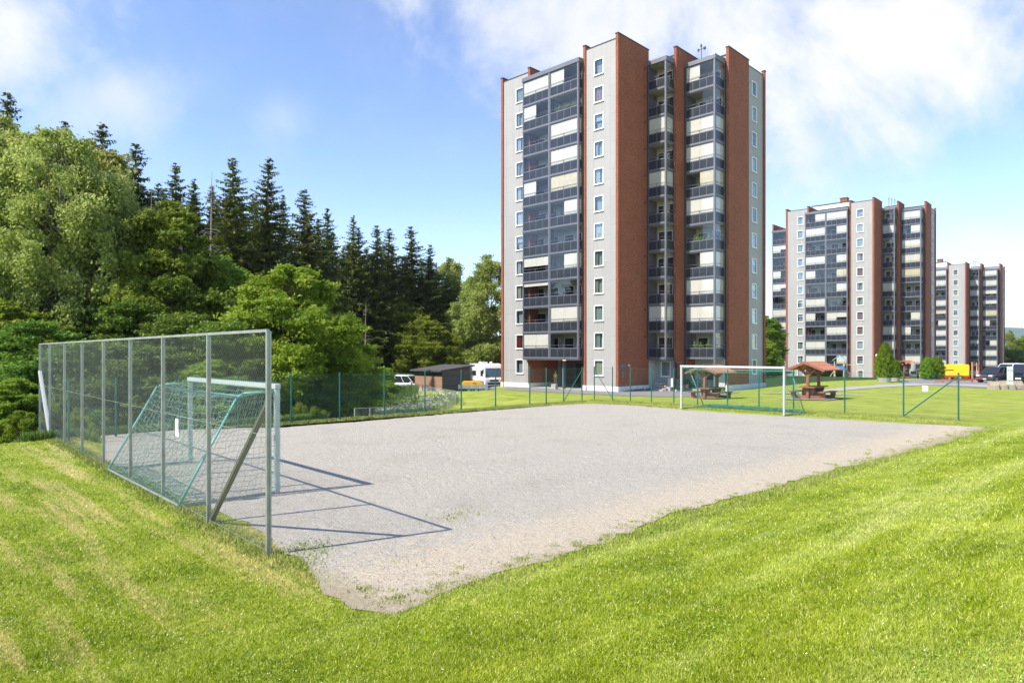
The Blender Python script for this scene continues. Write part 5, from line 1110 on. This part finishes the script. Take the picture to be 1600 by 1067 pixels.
# cypresses in planters
def planter(px,Y,w,h,lab):
    x,y,z=place(px,Y); q=MB(); vs=[];n=14
    for r,zz in ((w*.42,0),(w*.5,h),(w*.43,h),(w*.40,h-.12)):
        for i in range(n): vs.append((math.cos(6.283*i/n)*r,math.sin(6.283*i/n)*r,zz))
    fs=[(a*n+i,a*n+(i+1)%n,(a+1)*n+(i+1)%n,(a+1)*n+i) for a in range(3) for i in range(n)]+[tuple(range(n))[::-1],tuple(range(3*n,4*n))]
    q.add(vs,fs); o=q.build('planter',M_conc); o.location=(x,y,z-.05); tag(o,lab,'planter','round concrete planters'); return (x,y,z+h-.2)
def cyp(px,Y,ytop,kind,lab,pl=None,wid=1.0,name='cypress_tree'):
    x=PX(px,Y); z=pl[2] if pl else tz(x,Y); H_=CZ+(HY-ytop)*Y/F-z; trm,crm,Hp=PR[kind]; s=H_/Hp; T=empty(name,(x,Y,z),random.uniform(0,6),lab,'cypress','clipped cypresses by the path',(s*wid,s*wid,s)); link('trunk',trm,T); link('crown',crm,T)
a=planter(1382,73,1.35,.5,'large round concrete planter under the tallest cypress'); b=planter(1398.5,76,1.0,.42,'smaller round concrete planter under the small cypress')
cyp(1383.5,73,535,'thuja','tallest pointed cypress standing in the large planter',a,.78); cyp(1399,76,562,'thuja','small pointed cypress in the smaller planter',b,1.05); cyp(1376.5,73.3,548,'thuja','lower cypress leader leaning at the left of the tallest one',a,.75)
cyp(1449.5,80,558,'thujaw','broad clipped cypress left half of the wide pair',None,.66); cyp(1464,80.5,557,'thujaw','broad clipped cypress right half of the wide pair, by the yellow van',None,.66); cyp(1503,112,571,'thuja','slim distant cypress right of the yellow van',None,1.1)
# lamp globe on a post
x,y,z=place(1371,78); LP=empty('path_lamp',(x,y,z),0,'white globe lamp on a slim pole left of the tallest cypress','lamp'); MB().cyl((0,0,0),(0,0,2.35+.0),.04).build('pole',M_frame,LP)
h_=CZ+(HY-555.5)*78/F-z; LP.children[0].scale=(1,1,(h_-.2)/2.35); q=MB()
vs=[];n=14
for i in range(9):
    t=math.pi*i/8
    for k in range(n): vs.append((math.sin(t)*.2*math.cos(6.283*k/n),math.sin(t)*.2*math.sin(6.283*k/n),h_+math.cos(t)*.2))
q.add(vs,[(i*n+k,i*n+(k+1)%n,(i+1)*n+(k+1)%n,(i+1)*n+k) for i in range(8) for k in range(n)]); q.build('globe',mat('globe_white',(.8,.8,.78),.3),LP,True)
# concrete blocks
for i,(px_,lab) in enumerate([(1552,'leftmost sloping concrete block in front of the grey car'),(1565,'second concrete block of the row'),(1577,'third concrete block, under the sign board'),(1590,'rightmost concrete block of the row')]):
    x=PX(px_,58.5+i*.25); y=58.5+i*.25; z=tz(x,y); q=MB().prism([(-.36,0),(.36,0),(.30,.38),(.14,.72),(-.14,.72),(-.30,.38)],0,-.34,.34); o=q.build('concrete_block',mat('block_conc',(.44,.36,.28),.95,var=.35,vscale=3,bump=.5,bscale=20),bevel=.03); o.location=(x,y,z-.03); o.rotation_euler=(random.uniform(-.03,.03),0,R(-6+i*3)); tag(o,lab,'concrete block','concrete blocks along the parking edge')
# back of sign
x=PX(1578.5,57.6); z=tz(x,57.6); SG=empty('notice_sign',(x,57.6,z),R(-8),'white back of a tall notice board on a post above the concrete blocks','sign')
MB().cyl((0,.04,0),(0,.04,1.98),.04).build('post',M_galv,SG); MB().box(-.235,.235,0,.03,.45,1.98).build('board',mat('board_white',(.62,.65,.62),.5),SG); MB().box(-.21,.21,-.012,-.002,.75,.80).box(-.21,.21,-.012,-.002,1.62,1.67).build('rails',M_galv,SG)
# red playground timbers
M_rd=mat('play_red',(.42,.10,.06),.7,var=.2); M_ylw=mat('play_wood',(.55,.40,.22),.7)
def thing(name,px,Y,mb,mats,lab,cat,rz=0,group=None,dz=0):
    x,y,z=place(px,Y); o=mb.build(name,mats); o.location=(x,y,z+dz); o.rotation_euler=(0,0,rz); tag(o,lab,cat,group); return o
thing('balance_beam',1519,72,MB().bar((-3.1,0,.25),(.1,0,.30),.14,.16).bar((.1,0,.35),(2.7,.5,.62),.14,.16).cyl((-3.1,0,0),(-3.1,0,.35),.07).cyl((0,0,0),(0,0,.5),.07).cyl((2.6,.5,0),(2.6,.5,.85),.08).cyl((-1.5,0,0),(-1.5,0,.2),.06).bar((-3.6,.6,.05),(-2.6,-.6,.35),.12,.14),M_rd,'low zigzag red balance beam on the lawn before the grey car','play equipment')
CFR=empty('climbing_frame',place(1525,88),R(20),'small climbing frame of red and pale posts behind the balance beam','play equipment')
MB().cyl((-.55,0,0),(-.55,0,2.3),.07).cyl((.55,0,0),(.55,0,2.3),.07).build('post',M_rd,CFR); MB().cyl((0,.5,0),(0,.5,2.3),.06).cyl((.85,.5,0),(.85,.5,2.2),.06).build('post',M_ylw,CFR); MB().bar((-.55,0,1.9),(.55,0,1.9),.06).bar((0,.5,2.0),(.85,.5,2.0),.06).bar((-.55,0,.9),(.55,0,.9),.05).build('rung',M_ylw,CFR)
x,y,z=place(1312,108); PG=empty('playground_tower',(x,y,z+.2),R(-30),'timber playground tower with a small blue pitched roof in front of the middle tower','play equipment')
for a_ in (-1,1):
    for b_ in (-1,1): MB().box(a_*.7-.05,a_*.7+.05,b_*.7-.05,b_*.7+.05,0,2.7).build('post',M_ylw,PG)
MB().box(-.75,.75,-.75,.75,1.2,1.28).box(-.75,.75,-.78,-.751,1.28,1.9).build('platform',mat('play_blue',(.05,.20,.45),.5),PG)
MB().prism([(-1.0,2.7),(0,3.5),(1.0,2.7),(1.0,2.8),(0,3.62),(-1.0,2.8)],1,-.9,.9).build('roof',mat('play_roof',(.22,.42,.62),.5),PG)
MB().bar((.75,0,1.25),(2.4,0,.1),.6,.05).build('slide',mat('play_slide',(.10,.3,.5),.4),PG); MB().bar((-.75,-.4,1.2),(-1.5,-.4,0),.06).bar((-.75,.4,1.2),(-1.5,.4,0),.06).bar((-1.1,-.4,.6),(-1.1,.4,.6),.05).build('ladder',M_ylw,PG)
SW=empty('swing_frame',place(1329,107),R(-20),'wooden swing frame right of the playground tower','play equipment')
MB().bar((-1.0,-.6,0),(-1.0,0,2.3),.09).bar((-1.0,.6,0),(-1.0,0,2.3),.09).bar((1.0,-.6,0),(1.0,0,2.3),.09).bar((1.0,.6,0),(1.0,0,2.3),.09).bar((-1.1,0,2.32),(1.1,0,2.32),.1).build('frame',M_ylw,SW); MB().cyl((-.3,0,.55),(-.3,0,2.28),.01).cyl((.2,0,.55),(.2,0,2.28),.01).box(-.32,.22,-.12,.12,.5,.55).build('seat',M_rd,SW)
BR=empty('bench_seat',place(1232,112),R(-44),'grey metal bench on the grass left of the middle tower','bench'); MB().box(-1,1,-.2,.2,.42,.47).build('seat',M_frame,BR); MB().box(-1,1,.2,.25,.6,.95).build('backrest',M_frame,BR)
for s_ in (-.8,.8): MB().box(s_-.04,s_+.04,-.2,.2,0,.418).build('leg',M_frame,BR)
# items by the first tower
def local1(x,y,z=0): return T1.matrix_world@Vector((x,y,z)) if False else Vector(T1.location)+Matrix.Rotation(R(-44.1),3,'Z')@Vector((x,y,z))
def put(o,x,y,z=0,rz=0): o.location=local1(x,y,z); o.rotation_euler=(0,0,R(-44.1)+rz)
q=MB()
rr=random.Random(4)
for k in range(9):
    y=.6+k*.52; c=.13+rr.uniform(0,.05); o=MB().add([(c*math.cos(t)*(1 if j else .8),c*1.1*math.sin(t),(.0,.12,.2)[j]*(1 if j<2 else 1)) for j in range(2) for t in [i*1.047 for i in range(6)]]+[(0,0,.2)],[(i,(i+1)%6,6+(i+1)%6,6+i) for i in range(6)]+[(6+i,6+(i+1)%6,12) for i in range(6)]).build('kerb_stone',mat('kerb_stone',(.16,.15,.15),.9,var=.3)); put(o,.35+rr.uniform(-.05,.08),y,.02); tag(o,'dark round stone in the row at the foot of the brick wall','stone','stones in the row at the foot of the nearest brick wall')
o=MB().box(-.6,.6,-.25,.25,0,.16).box(-.55,.55,-.2,.2,.16,.2,1).build('timber_planter',[M_ylw,mat('soil',(.07,.05,.035),.95)]); put(o,1.2,5.75,.341); tag(o,'low timber flower box on the entrance steps of the nearest tower','flower box')
n=90; P=rng.normal(0,1,(n,3))*np.array([.28,.12,.06])+np.array([0,0,.30]); V=P[:,None]+rng.normal(0,.04,(n,4,3)); o=link('potted_flowers',npmesh('pf',V.reshape(-1,3),np.arange(n*4).reshape(n,4),[M_plinth])); put(o,1.0,5.75,.30); tag(o,'white flowers growing in the timber flower box','flowers')
o=MB().cyl((0,0,0),(0,0,.4),.16,.22,12).cyl((0,0,.4),(0,0,.44),.24,.24,12).build('flower_pot',mat('terracotta',(.38,.13,.08),.8)); put(o,3.0,7.6,.12); tag(o,'terracotta pot by the ground floor terrace of the nearest tower','pot')
# ---------------- person in the passage
def person(loc,rz):
    J={'pel':(0,0,.93,.125),'sp':(0,0,1.12,.115),'ch':(0,-.01,1.33,.125),'nk':(0,0,1.47,.055),'hd0':(0,-.01,1.56,.075),'hd1':(0,-.02,1.66,.092),'hd2':(0,-.01,1.73,.06),
       'hipL':(.09,0,.90,.10),'kL':(.11,-.03,.50,.062),'aL':(.12,.02,.09,.042),'tL':(.14,-.15,.03,.03),'hipR':(-.09,0,.90,.10),'kR':(-.12,.01,.50,.062),'aR':(-.15,.05,.09,.042),'tR':(-.18,-.12,.03,.03),
       'shL':(.18,0,1.40,.058),'eL':(.25,.02,1.13,.042),'wL':(.24,-.06,.90,.028),'hL':(.24,-.08,.83,.030),'shR':(-.18,0,1.40,.058),'eR':(-.26,0,1.13,.042),'wR':(-.20,-.14,.95,.028),'hR':(-.17,-.19,.90,.030)}
    E=[('pel','sp'),('sp','ch'),('ch','nk'),('nk','hd0'),('hd0','hd1'),('hd1','hd2')]+[p for s in 'LR' for p in (('pel','hip'+s),('hip'+s,'k'+s),('k'+s,'a'+s),('a'+s,'t'+s),('ch','sh'+s),('sh'+s,'e'+s),('e'+s,'w'+s),('w'+s,'h'+s))]
    for s,sx in (('L',1),('R',-1)):
        hx,hy,hz,_=J['h'+s]
        for i in range(4):
            ln=(.07,.08,.075,.06)[i]; J[f'f{s}{i}a']=(hx+sx*.0,hy-.03+.02*i,hz-.045,.0095); J[f'f{s}{i}b']=(hx-sx*.012,hy-.032+.02*i,hz-.045-ln*.5,.0085); J[f'f{s}{i}c']=(hx-sx*.03,hy-.03+.02*i,hz-.04-ln,.007)
            E+=[('h'+s,f'f{s}{i}a'),(f'f{s}{i}a',f'f{s}{i}b'),(f'f{s}{i}b',f'f{s}{i}c')]
        J[f'th{s}']=(hx-sx*.01,hy-.05,hz-.03,.010); J[f'tp{s}']=(hx-sx*.02,hy-.065,hz-.065,.008); E+=[('h'+s,'th'+s),('th'+s,'tp'+s)]
    ks=list(J); me=bpy.data.meshes.new('person'); me.from_pydata([J[k][:3] for k in ks],[(ks.index(a),ks.index(b)) for a,b in E],[]); me.materials.append(mat('skin',(.50,.30,.21),.6))
    o=link('person',me,None,loc,rz); m=o.modifiers.new('skin','SKIN'); m.use_smooth_shade=True
    if not me.skin_vertices: 
        pass
    for i,k in enumerate(ks):
        v=me.skin_vertices[0].data[i]; v.radius=(J[k][3],)*2; v.use_root=(k=='pel')
    sb=o.modifiers.new('sub','SUBSURF'); sb.levels=1; sb.render_levels=1
    def sk(name,pts,edges,m_):
        me=bpy.data.meshes.new(name); me.from_pydata([p[:3] for p in pts],edges,[]); me.materials.append(m_); c=link(name,me,o); mm=c.modifiers.new('skin','SKIN'); mm.use_smooth_shade=True
        for i,p in enumerate(pts): me.skin_vertices[0].data[i].radius=(p[3],)*2; me.skin_vertices[0].data[i].use_root=(i==0)
        s_=c.modifiers.new('sub','SUBSURF'); s_.levels=1; s_.render_levels=1
    sk('vest_top',[(0,0,1.0,.145),(0,0,1.15,.14),(0,-.01,1.33,.15),(0,0,1.43,.07),(.17,0,1.40,.075),(-.17,0,1.40,.075)],[(0,1),(1,2),(2,3),(2,4),(2,5)],mat('top_yellow',(.78,.72,.05),.8))
    sk('shorts',[(0,0,.97,.145),(.095,0,.86,.115),(.11,-.02,.58,.088),(-.095,0,.86,.115),(-.12,.01,.58,.088)],[(0,1),(1,2),(0,3),(3,4)],mat('shorts_grey',(.28,.28,.30),.85))
    sk('hair',[(0,.03,1.69,.095),(0,.02,1.75,.07),(0,.07,1.60,.06)],[(0,1),(0,2)],mat('hair_brown',(.10,.06,.035),.8))
    for s in (-1,1):
        MB().cyl((s*.034,-.108,1.672),(s*.034,-.116,1.672),.011,.008,8).build('eye',M_black,o); MB().box(s*.097-.008,s*.097+.008,-.03,.01,1.63,1.69).build('ear',MC['skin'],o)
    MB().add([(-.014,-.105,1.64),(.014,-.105,1.64),(0,-.105,1.68),(0,-.132,1.645)],[(0,1,3),(1,2,3),(2,0,3),(0,2,1)]).build('nose',MC['skin'],o); MB().box(-.024,.024,-.112,-.106,1.607,1.615).build('mouth',mat('lips',(.4,.13,.12),.6),o)
    return tag(o,'person in a yellow top and grey shorts standing in the nearest tower passage','person')
bpy.context.view_layer.update()
person(local1(-9.76,2.0,.065),R(-44+10))
# ================================================================ HAZE
hz=bpy.data.materials.new('haze_air'); hz.use_nodes=True; nt=hz.node_tree; nt.nodes.clear()
pv=nt.nodes.new('ShaderNodeVolumePrincipled'); pv.inputs['Color'].default_value=(.72,.82,1,1); pv.inputs['Density'].default_value=.00009; pv.inputs['Anisotropy'].default_value=0
oo=nt.nodes.new('ShaderNodeOutputMaterial'); nt.links.new(pv.outputs[0],oo.inputs['Volume'])
o=MB().box(-5600,6000,-60,5700,-90,190).build('haze',hz); tag(o,'thin summer haze over the whole view','haze',kind='stuff')
